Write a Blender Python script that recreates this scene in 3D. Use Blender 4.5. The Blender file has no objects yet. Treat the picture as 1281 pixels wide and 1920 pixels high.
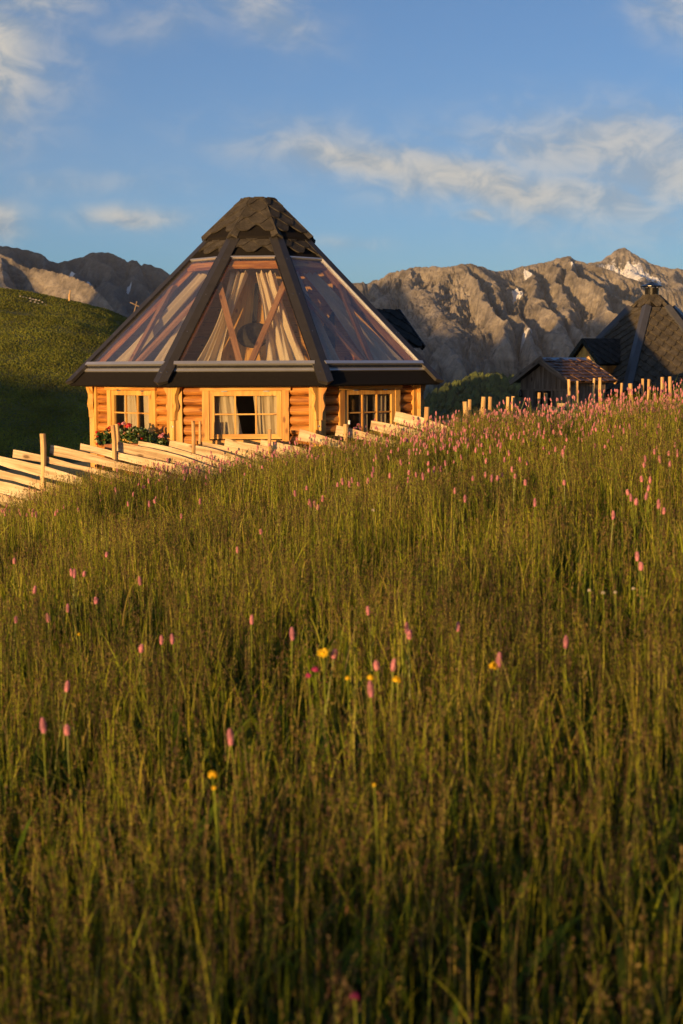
import bpy, bmesh, math, random
import numpy as np
from mathutils import Vector, Matrix, Euler

random.seed(11)
rng = np.random.default_rng(7)
S = bpy.context.scene
COL = S.collection
R = math.radians

# ------------------------------------------------------------------ camera
PITCH, ROLL, FPX, IW, IH = R(5.828), R(-0.25), 2669.0, 1281.0, 1920.0
cam_d = bpy.data.cameras.new('camera')
cam = bpy.data.objects.new('camera', cam_d); COL.objects.link(cam)
cam_d.sensor_fit = 'VERTICAL'; cam_d.sensor_height = 36.0
cam_d.lens = 36.0 * FPX / IH
cam_d.clip_start = 0.1; cam_d.clip_end = 30000
cam_d.dof.use_dof = True; cam_d.dof.focus_distance = 26.0; cam_d.dof.aperture_fstop = 3.5
cam_d.dof.aperture_blades = 9
cam.matrix_world = Euler((R(90) - PITCH, 0, 0)).to_matrix().to_4x4() @ Matrix.Rotation(ROLL, 4, 'Z')
S.camera = cam

# ------------------------------------------------------------------ sky, sun, exposure
SUN_AZ, SUN_EL = R(33.6), R(3.6)          # sun stands behind the camera, to its left
w = bpy.data.worlds.new('World'); S.world = w; w.use_nodes = True
NT = w.node_tree; NT.nodes.clear()
def N(nt, t, **kw):
    n = nt.nodes.new(t)
    for k, v in kw.items(): setattr(n, k, v)
    return n
def L(nt, a, b): nt.links.new(a, b)
def sock(nt, node_in, v):
    if isinstance(v, (int, float)): node_in.default_value = v
    elif isinstance(v, (tuple, list)): node_in.default_value = v
    else: nt.links.new(v, node_in)
def M_(nt, op, a, b=None, c=None, clamp=False):
    n = N(nt, 'ShaderNodeMath', operation=op, use_clamp=clamp)
    sock(nt, n.inputs[0], a)
    if b is not None: sock(nt, n.inputs[1], b)
    if c is not None: sock(nt, n.inputs[2], c)
    return n.outputs[0]
def SS(nt, v, a, b, lo=0.0, hi=1.0):
    n = N(nt, 'ShaderNodeMapRange', interpolation_type='SMOOTHSTEP')
    sock(nt, n.inputs[0], v); n.inputs[1].default_value = a; n.inputs[2].default_value = b
    n.inputs[3].default_value = lo; n.inputs[4].default_value = hi
    return n.outputs[0]
sky = N(NT, 'ShaderNodeTexSky', sky_type='NISHITA')
sky.sun_disc = False; sky.sun_elevation = SUN_EL; sky.sun_rotation = R(180) + SUN_AZ
sky.altitude = 1900; sky.air_density = 0.78; sky.dust_density = 4.0; sky.ozone_density = 2.6
SKY_STR = 0.138
bg = N(NT, 'ShaderNodeBackground'); L(NT, sky.outputs[0], bg.inputs[0]); bg.inputs[1].default_value = SKY_STR
# clouds by world direction: a = x/y, b = z/y on the northern half of the sky
tc = N(NT, 'ShaderNodeTexCoord'); sx = N(NT, 'ShaderNodeSeparateXYZ'); L(NT, tc.outputs['Generated'], sx.inputs[0])
ay = M_(NT, 'MAXIMUM', M_(NT, 'ABSOLUTE', sx.outputs[1]), 0.05)
ca = M_(NT, 'DIVIDE', sx.outputs[0], ay); cb = M_(NT, 'DIVIDE', sx.outputs[2], ay)
def comb(nt, x, y, z=0.0):
    n = N(nt, 'ShaderNodeCombineXYZ'); sock(nt, n.inputs[0], x); sock(nt, n.inputs[1], y); sock(nt, n.inputs[2], z); return n.outputs[0]
def tnoise(nt, vec, scale, detail=6, rough=0.55, dist=0.0):
    n = N(nt, 'ShaderNodeTexNoise'); L(nt, vec, n.inputs['Vector']); n.inputs['Scale'].default_value = scale
    n.inputs['Detail'].default_value = detail; n.inputs['Roughness'].default_value = rough; n.inputs['Distortion'].default_value = dist
    return n
CLOUDS = [  # centre a, centre b, half-width, half-height, tilt, strength
    (-0.250, 0.210, 0.052, 0.050, -0.10, 1.10), (-0.215, 0.248, 0.085, 0.020, 0.30, 0.70),
    (-0.055, 0.248, 0.045, 0.020, -0.50, 0.62), (-0.125, 0.236, 0.055, 0.014, 0.1, 0.35),
    (0.015, 0.140, 0.080, 0.012, -0.16, 1.0), (0.100, 0.127, 0.140, 0.020, -0.17, 1.05), (0.190, 0.148, 0.110, 0.028, -0.06, 0.85), (0.235, 0.128, 0.11, 0.026, -0.15, 0.85),
    (0.130, 0.107, 0.065, 0.012, -0.10, 0.60), (-0.236, 0.107, 0.024, 0.012, -0.2, 1.1), (-0.145, 0.100, 0.034, 0.008, 0.0, 0.9),
    (0.225, 0.250, 0.040, 0.026, -0.6, 0.65), (0.090, 0.103, 0.018, 0.007, 0.0, 0.7), (0.005, 0.083, 0.03, 0.006, 0.0, 0.45), (-0.18, 0.127, 0.10, 0.012, 0.0, 0.30), (0.22, 0.09, 0.10, 0.014, 0.0, 0.35)]
wv = tnoise(NT, comb(NT, ca, cb), 14.0, 3, 0.5)
wsx = N(NT, 'ShaderNodeSeparateColor'); L(NT, wv.outputs['Color'], wsx.inputs[0])
wa = M_(NT, 'ADD', ca, M_(NT, 'MULTIPLY', M_(NT, 'SUBTRACT', wsx.outputs[0], 0.5), 0.055))
wb = M_(NT, 'ADD', cb, M_(NT, 'MULTIPLY', M_(NT, 'SUBTRACT', wsx.outputs[1], 0.5), 0.030))
tot = None
for (a0, b0, ra, rb, tl, st) in CLOUDS:
    da = M_(NT, 'SUBTRACT', wa, a0); db = M_(NT, 'SUBTRACT', wb, b0)
    p = M_(NT, 'DIVIDE', M_(NT, 'MULTIPLY_ADD', db, math.sin(tl), M_(NT, 'MULTIPLY', da, math.cos(tl))), ra)
    q = M_(NT, 'DIVIDE', M_(NT, 'MULTIPLY_ADD', da, -math.sin(tl), M_(NT, 'MULTIPLY', db, math.cos(tl))), rb)
    r2 = M_(NT, 'MULTIPLY_ADD', p, p, M_(NT, 'MULTIPLY', q, q))
    g = M_(NT, 'MULTIPLY', M_(NT, 'EXPONENT', M_(NT, 'MULTIPLY', r2, -0.9)), st)
    tot = g if tot is None else M_(NT, 'MAXIMUM', tot, g)
# streaky detail, leaning like wind-drawn cirrus
sa = M_(NT, 'MULTIPLY_ADD', cb, 0.55, ca)
sb = M_(NT, 'MULTIPLY_ADD', ca, 0.28, cb)
n1 = tnoise(NT, comb(NT, M_(NT, 'MULTIPLY', sa, 10.0), M_(NT, 'MULTIPLY', sb, 38.0)), 1.0, 9, 0.60, 0.7)
n2 = tnoise(NT, comb(NT, ca, M_(NT, 'MULTIPLY', cb, 1.5), 3.0), 32.0, 8, 0.58, 0.6)
nn = M_(NT, 'MULTIPLY_ADD', n1.outputs['Fac'], 0.6, M_(NT, 'MULTIPLY', n2.outputs['Fac'], 0.4))
dens = M_(NT, 'MULTIPLY', tot, SS(NT, M_(NT, 'MULTIPLY_ADD', tot, 0.24, nn), 0.32, 0.70), clamp=True)
shade = SS(NT, n2.outputs['Fac'], 0.36, 0.66)
mixc = N(NT, 'ShaderNodeMix', data_type='RGBA'); L(NT, shade, mixc.inputs[0])
mixc.inputs[6].default_value = (0.19, 0.24, 0.29, 1); mixc.inputs[7].default_value = (0.42, 0.395, 0.35, 1)
bgc = N(NT, 'ShaderNodeBackground'); L(NT, mixc.outputs[2], bgc.inputs[0]); bgc.inputs[1].default_value = 1.0
mx = N(NT, 'ShaderNodeMixShader'); L(NT, M_(NT, 'MULTIPLY', dens, 0.9), mx.inputs[0]); L(NT, bg.outputs[0], mx.inputs[1]); L(NT, bgc.outputs[0], mx.inputs[2])
wo = N(NT, 'ShaderNodeOutputWorld'); L(NT, mx.outputs[0], wo.inputs[0])

sl = bpy.data.lights.new('sun', 'SUN'); so = bpy.data.objects.new('sun', sl); COL.objects.link(so)
sl.energy = 5.0; sl.angle = R(0.5); sl.color = (1.0, 0.585, 0.205)
ldir = Vector((math.sin(SUN_AZ) * math.cos(SUN_EL), math.cos(SUN_AZ) * math.cos(SUN_EL), -math.sin(SUN_EL)))
so.rotation_euler = ldir.to_track_quat('-Z', 'Y').to_euler()
so.location = (-20, -30, 20)

S.view_settings.view_transform = 'Standard'; S.view_settings.look = 'None'
S.view_settings.exposure = 0.62; S.view_settings.gamma = 1.0
S.render.engine = 'CYCLES'
S.cycles.max_bounces = 7; S.cycles.diffuse_bounces = 3; S.cycles.glossy_bounces = 3
S.cycles.transparent_max_bounces = 16; S.cycles.transmission_bounces = 4; S.cycles.volume_bounces = 0
S.cycles.sample_clamp_indirect = 4.0

def at(u, v, y):
    """world point at depth y seen at photograph pixel (u, v)"""
    a, b = u - IW / 2, v - IH / 2
    cr, sr = math.cos(-ROLL), math.sin(-ROLL)
    a, b = a * cr - b * sr, a * sr + b * cr
    a /= FPX; b /= -FPX
    c, s = math.cos(PITCH), math.sin(PITCH)
    d = (a, c + b * s, -s + b * c)
    k = y / d[1]
    return Vector((d[0] * k, y, d[2] * k))

HAZE = 0.000028
# ------------------------------------------------------------------ helpers
def tag(o, label=None, cat=None, group=None, kind=None):
    if label: o['label'] = label
    if cat: o['category'] = cat
    if group: o['group'] = group
    if kind: o['kind'] = kind
    return o
def empty(name, loc, label=None, cat=None, group=None):
    o = bpy.data.objects.new(name, None); COL.objects.link(o); o.location = loc
    o.empty_display_size = 0.3
    return tag(o, label, cat, group)
def world_loc(o):
    v = Vector((0, 0, 0))
    while o is not None: v += o.location; o = o.parent
    return v

class MB:
    """collects polygons with uv, builds one mesh object"""
    def __init__(s): s.v = []; s.f = []; s.uv = []; s.mi = []; s.sm = []
    def poly(s, pts, uv=None, mi=0, sm=False):
        b = len(s.v); s.v += [tuple(p) for p in pts]; s.f.append(tuple(range(b, b + len(pts))))
        s.uv += uv if uv else [(p[0], p[1] + p[2]) for p in pts]; s.mi.append(mi); s.sm.append(sm)
    def box(s, c, ax, size, mi=0, grain=0, bev=0.0):
        """c centre, ax 3 orthonormal vectors, size full lengths; uv runs along axis `grain`"""
        c = Vector(c); ax = [Vector(a) for a in ax]; h = [x / 2 for x in size]
        ou, ov = random.random() * 40, random.random() * 40
        for i in range(3):
            j, k = (i + 1) % 3, (i + 2) % 3
            for sg in (1, -1):
                cs = [(-1, -1), (1, -1), (1, 1), (-1, 1)]
                if sg < 0: cs = cs[::-1]
                pts, uv = [], []
                for (a, b) in cs:
                    p = c + ax[i] * h[i] * sg + ax[j] * h[j] * a + ax[k] * h[k] * b
                    pts.append(p)
                    co = [0, 0, 0]; co[i] = h[i] * sg; co[j] = h[j] * a; co[k] = h[k] * b
                    o = [co[q] for q in range(3) if q != grain]
                    uv.append((ou + co[grain], ov + o[0] + o[1]))
                s.poly(pts, uv, mi)
    def beam(s, p0, p1, wd, th, up=(0, 0, 1), mi=0):
        p0, p1 = Vector(p0), Vector(p1); d = (p1 - p0); ln = d.length; d.normalize()
        up = Vector(up); sd = d.cross(up).normalized(); up = sd.cross(d).normalized()
        s.box((p0 + p1) / 2, (d, sd, up), (ln, wd, th), mi, 0)
    def prism(s, pts, d, mi=0, grain=(0, 0, 1)):
        """extrude planar outline along vector d"""
        pts = [Vector(p) for p in pts]; d = Vector(d); g = Vector(grain).normalized()
        nrm = d.normalized(); cr = nrm.cross(g)
        ou, ov = random.random() * 40, random.random() * 40
        uvf = lambda p: (ou + p.dot(g), ov + p.dot(cr) + p.dot(nrm))
        a = pts; b = [p + d for p in pts]
        s.poly(a[::-1], [uvf(p) for p in a[::-1]], mi); s.poly(b, [uvf(p) for p in b], mi)
        for i in range(len(a)):
            j = (i + 1) % len(a); q = [a[i], a[j], b[j], b[i]]
            s.poly(q, [uvf(p) for p in q], mi)
    def tube(s, pts, rads, n=8, mi=0, cap=True, jit=0.0):
        pts = [Vector(p) for p in pts]; rings = []
        ou = random.random() * 40; ln = 0
        jt = [1 + random.uniform(-jit, jit) for _ in range(n)]
        for i, p in enumerate(pts):
            d = (pts[min(i + 1, len(pts) - 1)] - pts[max(i - 1, 0)]).normalized()
            x = d.cross(Vector((0.13, 1, 0.21))).normalized(); y = d.cross(x)
            if i: ln += (p - pts[i - 1]).length
            rings.append(([p + (x * math.cos(2 * math.pi * k / n) + y * math.sin(2 * math.pi * k / n)) * rads[i] * jt[k] for k in range(n)], ln))
        for i in range(len(rings) - 1):
            (a, la), (b, lb) = rings[i], rings[i + 1]
            for k in range(n):
                m = (k + 1) % n
                wu = 2 * math.pi * max(rads[i], 0.01) / n
                s.poly([a[k], a[m], b[m], b[k]], [(ou + la, k * wu), (ou + la, (k + 1) * wu), (ou + lb, (k + 1) * wu), (ou + lb, k * wu)], mi, True)
        if cap:
            s.poly(rings[0][0][::-1], None, mi); s.poly(rings[-1][0], None, mi)
    def build(s, name, mat, parent=None, smooth=False, weld=False):
        me = bpy.data.meshes.new(name)
        off = world_loc(parent) if parent else Vector((0, 0, 0))
        me.from_pydata([(x - off.x, y - off.y, z - off.z) for x, y, z in s.v], [], s.f)
        ul = me.uv_layers.new(name='UVMap'); ul.data.foreach_set('uv', np.array(s.uv, np.float32).ravel())
        mats = mat if isinstance(mat, (list, tuple)) else [mat]
        for m in mats: me.materials.append(m)
        me.polygons.foreach_set('material_index', s.mi)
        me.polygons.foreach_set('use_smooth', [bool(x or smooth) for x in s.sm])
        if weld:
            bm = bmesh.new(); bm.from_mesh(me); bmesh.ops.remove_doubles(bm, verts=bm.verts, dist=1e-4); bm.to_mesh(me); bm.free()
        o = bpy.data.objects.new(name, me); COL.objects.link(o)
        if parent: o.parent = parent
        return o
def np_mesh(name, v, quads, mat, col=None, smooth=False):
    """v (n,3), quads (m,4) or triangles (m,3)"""
    me = bpy.data.meshes.new(name); k = quads.shape[1]; m = len(quads)
    me.vertices.add(len(v)); me.vertices.foreach_set('co', np.ascontiguousarray(v, np.float32).ravel())
    me.loops.add(m * k); me.loops.foreach_set('vertex_index', np.ascontiguousarray(quads, np.int32).ravel())
    me.polygons.add(m); me.polygons.foreach_set('loop_start', np.arange(0, m * k, k, dtype=np.int32))
    me.polygons.foreach_set('use_smooth', np.full(m, smooth))
    if col is not None:
        ca_ = me.color_attributes.new('tint', 'FLOAT_COLOR', 'POINT')
        c4 = np.ones((len(v), 4), np.float32); c4[:, :col.shape[1]] = col
        ca_.data.foreach_set('color', c4.ravel())
    me.materials.append(mat); me.update(); me.validate()
    o = bpy.data.objects.new(name, me); COL.objects.link(o)
    return o

# numpy gradient noise
_perm = np.random.default_rng(3).permutation(512)
def perlin(x, y, seed=0):
    xi, yi = np.floor(x).astype(int), np.floor(y).astype(int); xf, yf = x - xi, y - yi
    def grad(ix, iy, dx, dy):
        h = _perm[(_perm[(ix + seed * 37) & 511] + iy) & 511] * (2 * np.pi / 512)
        return np.cos(h) * dx + np.sin(h) * dy
    u = xf ** 3 * (xf * (xf * 6 - 15) + 10); v = yf ** 3 * (yf * (yf * 6 - 15) + 10)
    a = grad(xi, yi, xf, yf); b = grad(xi + 1, yi, xf - 1, yf); c = grad(xi, yi + 1, xf, yf - 1); d = grad(xi + 1, yi + 1, xf - 1, yf - 1)
    return ((a * (1 - u) + b * u) * (1 - v) + (c * (1 - u) + d * u) * v) * 1.5
def fbm(x, y, o=5, seed=0, g=0.5):
    t = 0; a = 1
    for i in range(o): t = t + perlin(x * 2 ** i, y * 2 ** i, seed + i) * a; a *= g
    return t
def ridged(x, y, o=4, seed=0, g=0.5):
    t = 0; a = 1
    for i in range(o): t = t + (1 - np.abs(perlin(x * 2 ** i, y * 2 ** i, seed + i)) * 2) * a; a *= g
    return t
def sstep(x, a, b):
    t = np.clip((x - a) / (b - a), 0, 1); return t * t * (3 - 2 * t)

# ------------------------------------------------------------------ materials
def new_mat(name):
    m = bpy.data.materials.new(name); m.use_nodes = True; nt = m.node_tree; nt.nodes.clear()
    out = N(nt, 'ShaderNodeOutputMaterial'); return m, nt, out
def ramp(nt, fac, stops):
    r = N(nt, 'ShaderNodeValToRGB'); sock(nt, r.inputs[0], fac)
    e = r.color_ramp.elements
    while len(e) < len(stops): e.new(0.5)
    for k, (p, c) in enumerate(stops): e[k].position = p; e[k].color = (*c, 1)
    return r.outputs[0]
def bump(nt, h, strength, dist=0.01):
    b = N(nt, 'ShaderNodeBump'); b.inputs['Strength'].default_value = strength; b.inputs['Distance'].default_value = dist
    sock(nt, b.inputs['Height'], h); return b.outputs[0]
def wood(name, dark, mid, light, rough=0.6, knots=True, along=1.6, across=22.0, bstr=0.25):
    m, nt, out = new_mat(name)
    uv = N(nt, 'ShaderNodeUVMap'); uv.uv_map = 'UVMap'
    mp = N(nt, 'ShaderNodeMapping'); L(nt, uv.outputs[0], mp.inputs[0]); mp.inputs['Scale'].default_value = (along, across, 1)
    n1 = tnoise(nt, mp.outputs[0], 1.0, 5, 0.6, 1.2)
    mp2 = N(nt, 'ShaderNodeMapping'); L(nt, uv.outputs[0], mp2.inputs[0]); mp2.inputs['Scale'].default_value = (0.9, 4.0, 1)
    n2 = tnoise(nt, mp2.outputs[0], 1.0, 3, 0.5)
    f = M_(nt, 'MULTIPLY_ADD', n1.outputs['Fac'], 0.55, M_(nt, 'MULTIPLY', n2.outputs['Fac'], 0.45))
    c = ramp(nt, f, [(0.36, dark), (0.5, mid), (0.63, light)])
    if knots:
        mp3 = N(nt, 'ShaderNodeMapping'); L(nt, uv.outputs[0], mp3.inputs[0]); mp3.inputs['Scale'].default_value = (3.2, 7.0, 1)
        vo = N(nt, 'ShaderNodeTexVoronoi'); L(nt, mp3.outputs[0], vo.inputs['Vector']); vo.inputs['Scale'].default_value = 1.0
        kf = SS(nt, vo.outputs['Distance'], 0.07, 0.19, 0.85, 0.0)
        mxn = N(nt, 'ShaderNodeMix', data_type='RGBA'); L(nt, kf, mxn.inputs[0]); L(nt, c, mxn.inputs[6])
        mxn.inputs[7].default_value = (dark[0] * 0.45, dark[1] * 0.38, dark[2] * 0.3, 1); c = mxn.outputs[2]
    p = N(nt, 'ShaderNodeBsdfPrincipled'); L(nt, c, p.inputs['Base Color']); p.inputs['Roughness'].default_value = rough
    L(nt, bump(nt, n1.outputs['Fac'], bstr, 0.004), p.inputs['Normal']); L(nt, p.outputs[0], out.inputs[0])
    return m
def plain(name, col, rough=0.5, metal=0.0, var=0.25, scale=18.0, bstr=0.0, coord='Object', spec=0.5):
    m, nt, out = new_mat(name)
    t = N(nt, 'ShaderNodeTexCoord'); n = tnoise(nt, t.outputs[coord], scale, 5, 0.6)
    c = ramp(nt, n.outputs['Fac'], [(0.3, tuple(x * (1 - var) for x in col)), (0.7, tuple(min(1, x * (1 + var)) for x in col))])
    p = N(nt, 'ShaderNodeBsdfPrincipled'); L(nt, c, p.inputs['Base Color']); p.inputs['Metallic'].default_value = metal
    L(nt, M_(nt, 'MULTIPLY_ADD', n.outputs['Fac'], 0.2, rough - 0.1), p.inputs['Roughness'])
    p.inputs['Specular IOR Level'].default_value = spec
    if bstr: L(nt, bump(nt, n.outputs['Fac'], bstr, 0.01), p.inputs['Normal'])
    L(nt, p.outputs[0], out.inputs[0]); return m
def shingle_mat(name, base):
    m, nt, out = new_mat(name)
    t = N(nt, 'ShaderNodeTexCoord')
    g = tnoise(nt, t.outputs['Object'], 120.0, 3, 0.8); b = tnoise(nt, t.outputs['Object'], 7.0, 4, 0.6)
    f = M_(nt, 'MULTIPLY_ADD', b.outputs['Fac'], 0.30, M_(nt, 'MULTIPLY', g.outputs['Fac'], 0.70))
    c = ramp(nt, f, [(0.36, tuple(x * 0.35 for x in base)), (0.5, base), (0.64, tuple(x * 2.6 for x in base))])
    p = N(nt, 'ShaderNodeBsdfPrincipled'); L(nt, c, p.inputs['Base Color']); p.inputs['Roughness'].default_value = 0.9; p.inputs['Specular IOR Level'].default_value = 0.2
    L(nt, bump(nt, g.outputs['Fac'], 0.6, 0.006), p.inputs['Normal']); L(nt, p.outputs[0], out.inputs[0]); return m
def leaf_mat(name, col=None, trans=0.35, spec=0.12, rough=0.45, var=0.33):
    m, nt, out = new_mat(name)
    if col is None:
        a = N(nt, 'ShaderNodeAttribute'); a.attribute_name = 'tint'; c = a.outputs['Color']
    else:
        t = N(nt, 'ShaderNodeTexCoord'); n = tnoise(nt, t.outputs['Object'], 30.0, 3)
        c = ramp(nt, n.outputs['Fac'], [(0.3, tuple(x * (1 - var) for x in col)), (0.7, tuple(min(1, x * (1 + var * 0.9)) for x in col))])
    d = N(nt, 'ShaderNodeBsdfDiffuse'); L(nt, c, d.inputs[0])
    tr = N(nt, 'ShaderNodeBsdfTranslucent'); L(nt, c, tr.inputs[0])
    mx_ = N(nt, 'ShaderNodeMixShader'); mx_.inputs[0].default_value = trans; L(nt, d.outputs[0], mx_.inputs[1]); L(nt, tr.outputs[0], mx_.inputs[2])
    gl = N(nt, 'ShaderNodeBsdfGlossy'); gl.inputs['Roughness'].default_value = rough; gl.inputs[0].default_value = (1, 1, 1, 1)
    m2 = N(nt, 'ShaderNodeMixShader'); m2.inputs[0].default_value = spec * 0.3; L(nt, mx_.outputs[0], m2.inputs[1]); L(nt, gl.outputs[0], m2.inputs[2])
    L(nt, m2.outputs[0], out.inputs[0]); return m
def glass_mat(name, tint, haze, rough, hcol=(0.6, 0.6, 0.6), ior=1.5, fres=1.3):
    """thin clear sheet: fresnel reflection over see-through, with a little dusty scatter"""
    m, nt, out = new_mat(name)
    tr = N(nt, 'ShaderNodeBsdfTransparent'); tr.inputs[0].default_value = (*tint, 1)
    df = N(nt, 'ShaderNodeBsdfDiffuse'); df.inputs[0].default_value = (*hcol, 1)
    tl = N(nt, 'ShaderNodeBsdfTranslucent'); tl.inputs[0].default_value = (*hcol, 1)
    dt = N(nt, 'ShaderNodeMixShader'); dt.inputs[0].default_value = 0.5; L(nt, df.outputs[0], dt.inputs[1]); L(nt, tl.outputs[0], dt.inputs[2])
    mh = N(nt, 'ShaderNodeMixShader'); L(nt, tr.outputs[0], mh.inputs[1]); L(nt, dt.outputs[0], mh.inputs[2])
    t = N(nt, 'ShaderNodeTexCoord')
    mpg = N(nt, 'ShaderNodeMapping'); L(nt, t.outputs['Object'], mpg.inputs[0]); mpg.inputs['Scale'].default_value = (1, 1, 0.12)
    n = tnoise(nt, mpg.outputs[0], 26.0, 6, 0.65, 0.3)
    lw_ = N(nt, 'ShaderNodeLayerWeight'); lw_.inputs['Blend'].default_value = 0.5
    L(nt, M_(nt, 'MULTIPLY', M_(nt, 'MULTIPLY', n.outputs['Fac'], haze * 2), M_(nt, 'MULTIPLY', lw_.outputs['Facing'], 3.4), clamp=True), mh.inputs[0])
    gl = N(nt, 'ShaderNodeBsdfGlossy'); gl.inputs['Roughness'].default_value = rough
    fr = N(nt, 'ShaderNodeFresnel'); ge = N(nt, 'ShaderNodeNewGeometry')
    L(nt, M_(nt, 'MULTIPLY_ADD', ge.outputs['Backfacing'], 1.0 / ior - ior, ior), fr.inputs[0])
    mg = N(nt, 'ShaderNodeMixShader'); L(nt, M_(nt, 'MULTIPLY', fr.outputs[0], fres, clamp=True), mg.inputs[0]); L(nt, mh.outputs[0], mg.inputs[1]); L(nt, gl.outputs[0], mg.inputs[2])
    L(nt, mg.outputs[0], out.inputs[0]); return m

PINE = wood('pine', (0.17, 0.050, 0.008), (0.42, 0.162, 0.027), (0.62, 0.31, 0.070), bstr=0.7, along=2.2, across=34)
PINE_PALE = wood('pale_pine', (0.36, 0.15, 0.030), (0.56, 0.30, 0.070), (0.70, 0.43, 0.14), along=1.2, across=20)
RAFTER = wood('rafter_wood', (0.20, 0.09, 0.035), (0.33, 0.165, 0.07), (0.44, 0.24, 0.11))
LINING = wood('lining_wood', (0.50, 0.25, 0.05), (0.66, 0.38, 0.09), (0.74, 0.48, 0.14), along=1.0, across=11)
GREYWOOD = wood('weathered_wood', (0.08, 0.055, 0.038), (0.19, 0.135, 0.095), (0.31, 0.235, 0.17), rough=0.85, along=2.0, across=30, bstr=0.5)
FENCEWOOD = wood('split_wood', (0.26, 0.17, 0.085), (0.58, 0.43, 0.26), (0.76, 0.62, 0.42), rough=0.8, along=1.6, across=26, bstr=0.9)
POSTWOOD = wood('post_wood', (0.30, 0.16, 0.06), (0.52, 0.32, 0.14), (0.66, 0.46, 0.22), rough=0.85, along=2.2, across=22, bstr=0.5)
SHINGLE = shingle_mat('mineral_shingle', (0.066, 0.057, 0.045))
SHINGLE1 = shingle_mat('cap_shingle', (0.046, 0.040, 0.033))
SHINGLE2 = shingle_mat('dark_mineral_shingle', (0.035, 0.032, 0.030))
FELT = plain('roof_felt', (0.013, 0.011, 0.010), 0.9, 0, 0.3, 40, 0.2, spec=0.12)
HIPMETAL = plain('dark_sheet_metal', (0.052, 0.048, 0.046), 0.40, 0.4, 0.12, 9, spec=0.5)
RIBMETAL = plain('grey_sheet_metal', (0.13, 0.13, 0.135), 0.36, 0.6, 0.1, 9)
ALU = plain('aluminium', (0.62, 0.62, 0.63), 0.32, 0.75, 0.04, 5)
BLACKMETAL = plain('black_metal', (0.03, 0.028, 0.026), 0.26, 0.6, 0.1, 20)
ZINC = plain('galvanised_strip', (0.30, 0.32, 0.35), 0.35, 0.8, 0.2, 20)
RUST = wood('rusty_sheet', (0.045, 0.028, 0.020), (0.12, 0.062, 0.038), (0.21, 0.11, 0.06), rough=0.55, knots=False, along=3, across=9)
CURTAIN = leaf_mat('curtain_fabric', (0.76, 0.65, 0.45), 0.30, 0.0, var=0.04)
ROOFGLASS = glass_mat('roof_glazing', (0.93, 0.92, 0.91), 0.085, 0.14, (0.42, 0.45, 0.50), fres=2.4)
WINGLASS = glass_mat('window_glass', (0.80, 0.80, 0.80), 0.01, 0.01)
BLACK = plain('shadow_black', (0.012, 0.011, 0.010), 0.8, 0, 0.3, 20)  # black of the disc that stands for a shadow behind the roof glazing
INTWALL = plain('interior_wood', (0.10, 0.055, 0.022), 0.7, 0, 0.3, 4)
CHROME = plain('bright_bolt', (0.7, 0.7, 0.7), 0.25, 1.0, 0.05, 20)
WHITEPAINT = plain('white_paint', (0.75, 0.74, 0.72), 0.6)
PETALRED = leaf_mat('red_petal', (0.62, 0.02, 0.03), 0.3, 0.05)
PETALPINK = leaf_mat('pale_pink_petal', (0.78, 0.32, 0.38), 0.3, 0.05)
GERLEAF = leaf_mat('geranium_leaf', (0.055, 0.11, 0.02), 0.3, 0.15)
TERRACOTTA = plain('terracotta', (0.33, 0.13, 0.06), 0.8)
SPIKE = leaf_mat('bistort_petal', (0.66, 0.29, 0.34), 0.35, 0.03)
SPIKE2 = leaf_mat('bistort_petal_faded', (0.54, 0.23, 0.29), 0.35, 0.03)
STEM = leaf_mat('green_stem', (0.22, 0.27, 0.03), 0.25, 0.1)
YELLOW = leaf_mat('yellow_petal', (0.80, 0.52, 0.02), 0.3, 0.05)
CLOVER = leaf_mat('clover_petal', (0.48, 0.05, 0.17), 0.3, 0.05)
WHITEP = leaf_mat('white_petal', (0.52, 0.47, 0.38), 0.3, 0.02)
GRASS = leaf_mat('meadow_grass', None, 0.40, 0.03, 0.5)

# ------------------------------------------------------------------ ground
HILLU = [(-700, 720), (-420, 640), (-260, 565), (-100, 532), (0, 540), (50, 547), (100, 556), (150, 566), (200, 581), (250, 603), (320, 640), (400, 690), (520, 760)]
HX = np.array([at(u, v, 420).x for u, v in HILLU]); HZ = np.array([at(u, v, 420).z for u, v in HILLU])
def grass_top(x, y):
    xc = np.clip(x, -9, 9)
    und = 0.05 * perlin(x * 0.55 + 3.1, y * 0.42 + 1.7, 4) * sstep(y, 2, 6)
    und = und - 0.16 * np.exp(-(((x - 0.80) / 0.42) ** 2 + ((y - 7.1) / 1.0) ** 2)) + 0.05 * np.exp(-(((x + 0.1) / 0.5) ** 2 + ((y - 6.0) / 0.7) ** 2))
    return -1.44 + 0.032 * np.minimum(y, 19) + 0.145 * xc - 0.005 * xc * xc + 0.05 * (x - xc) + und
GH = 0.52
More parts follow.
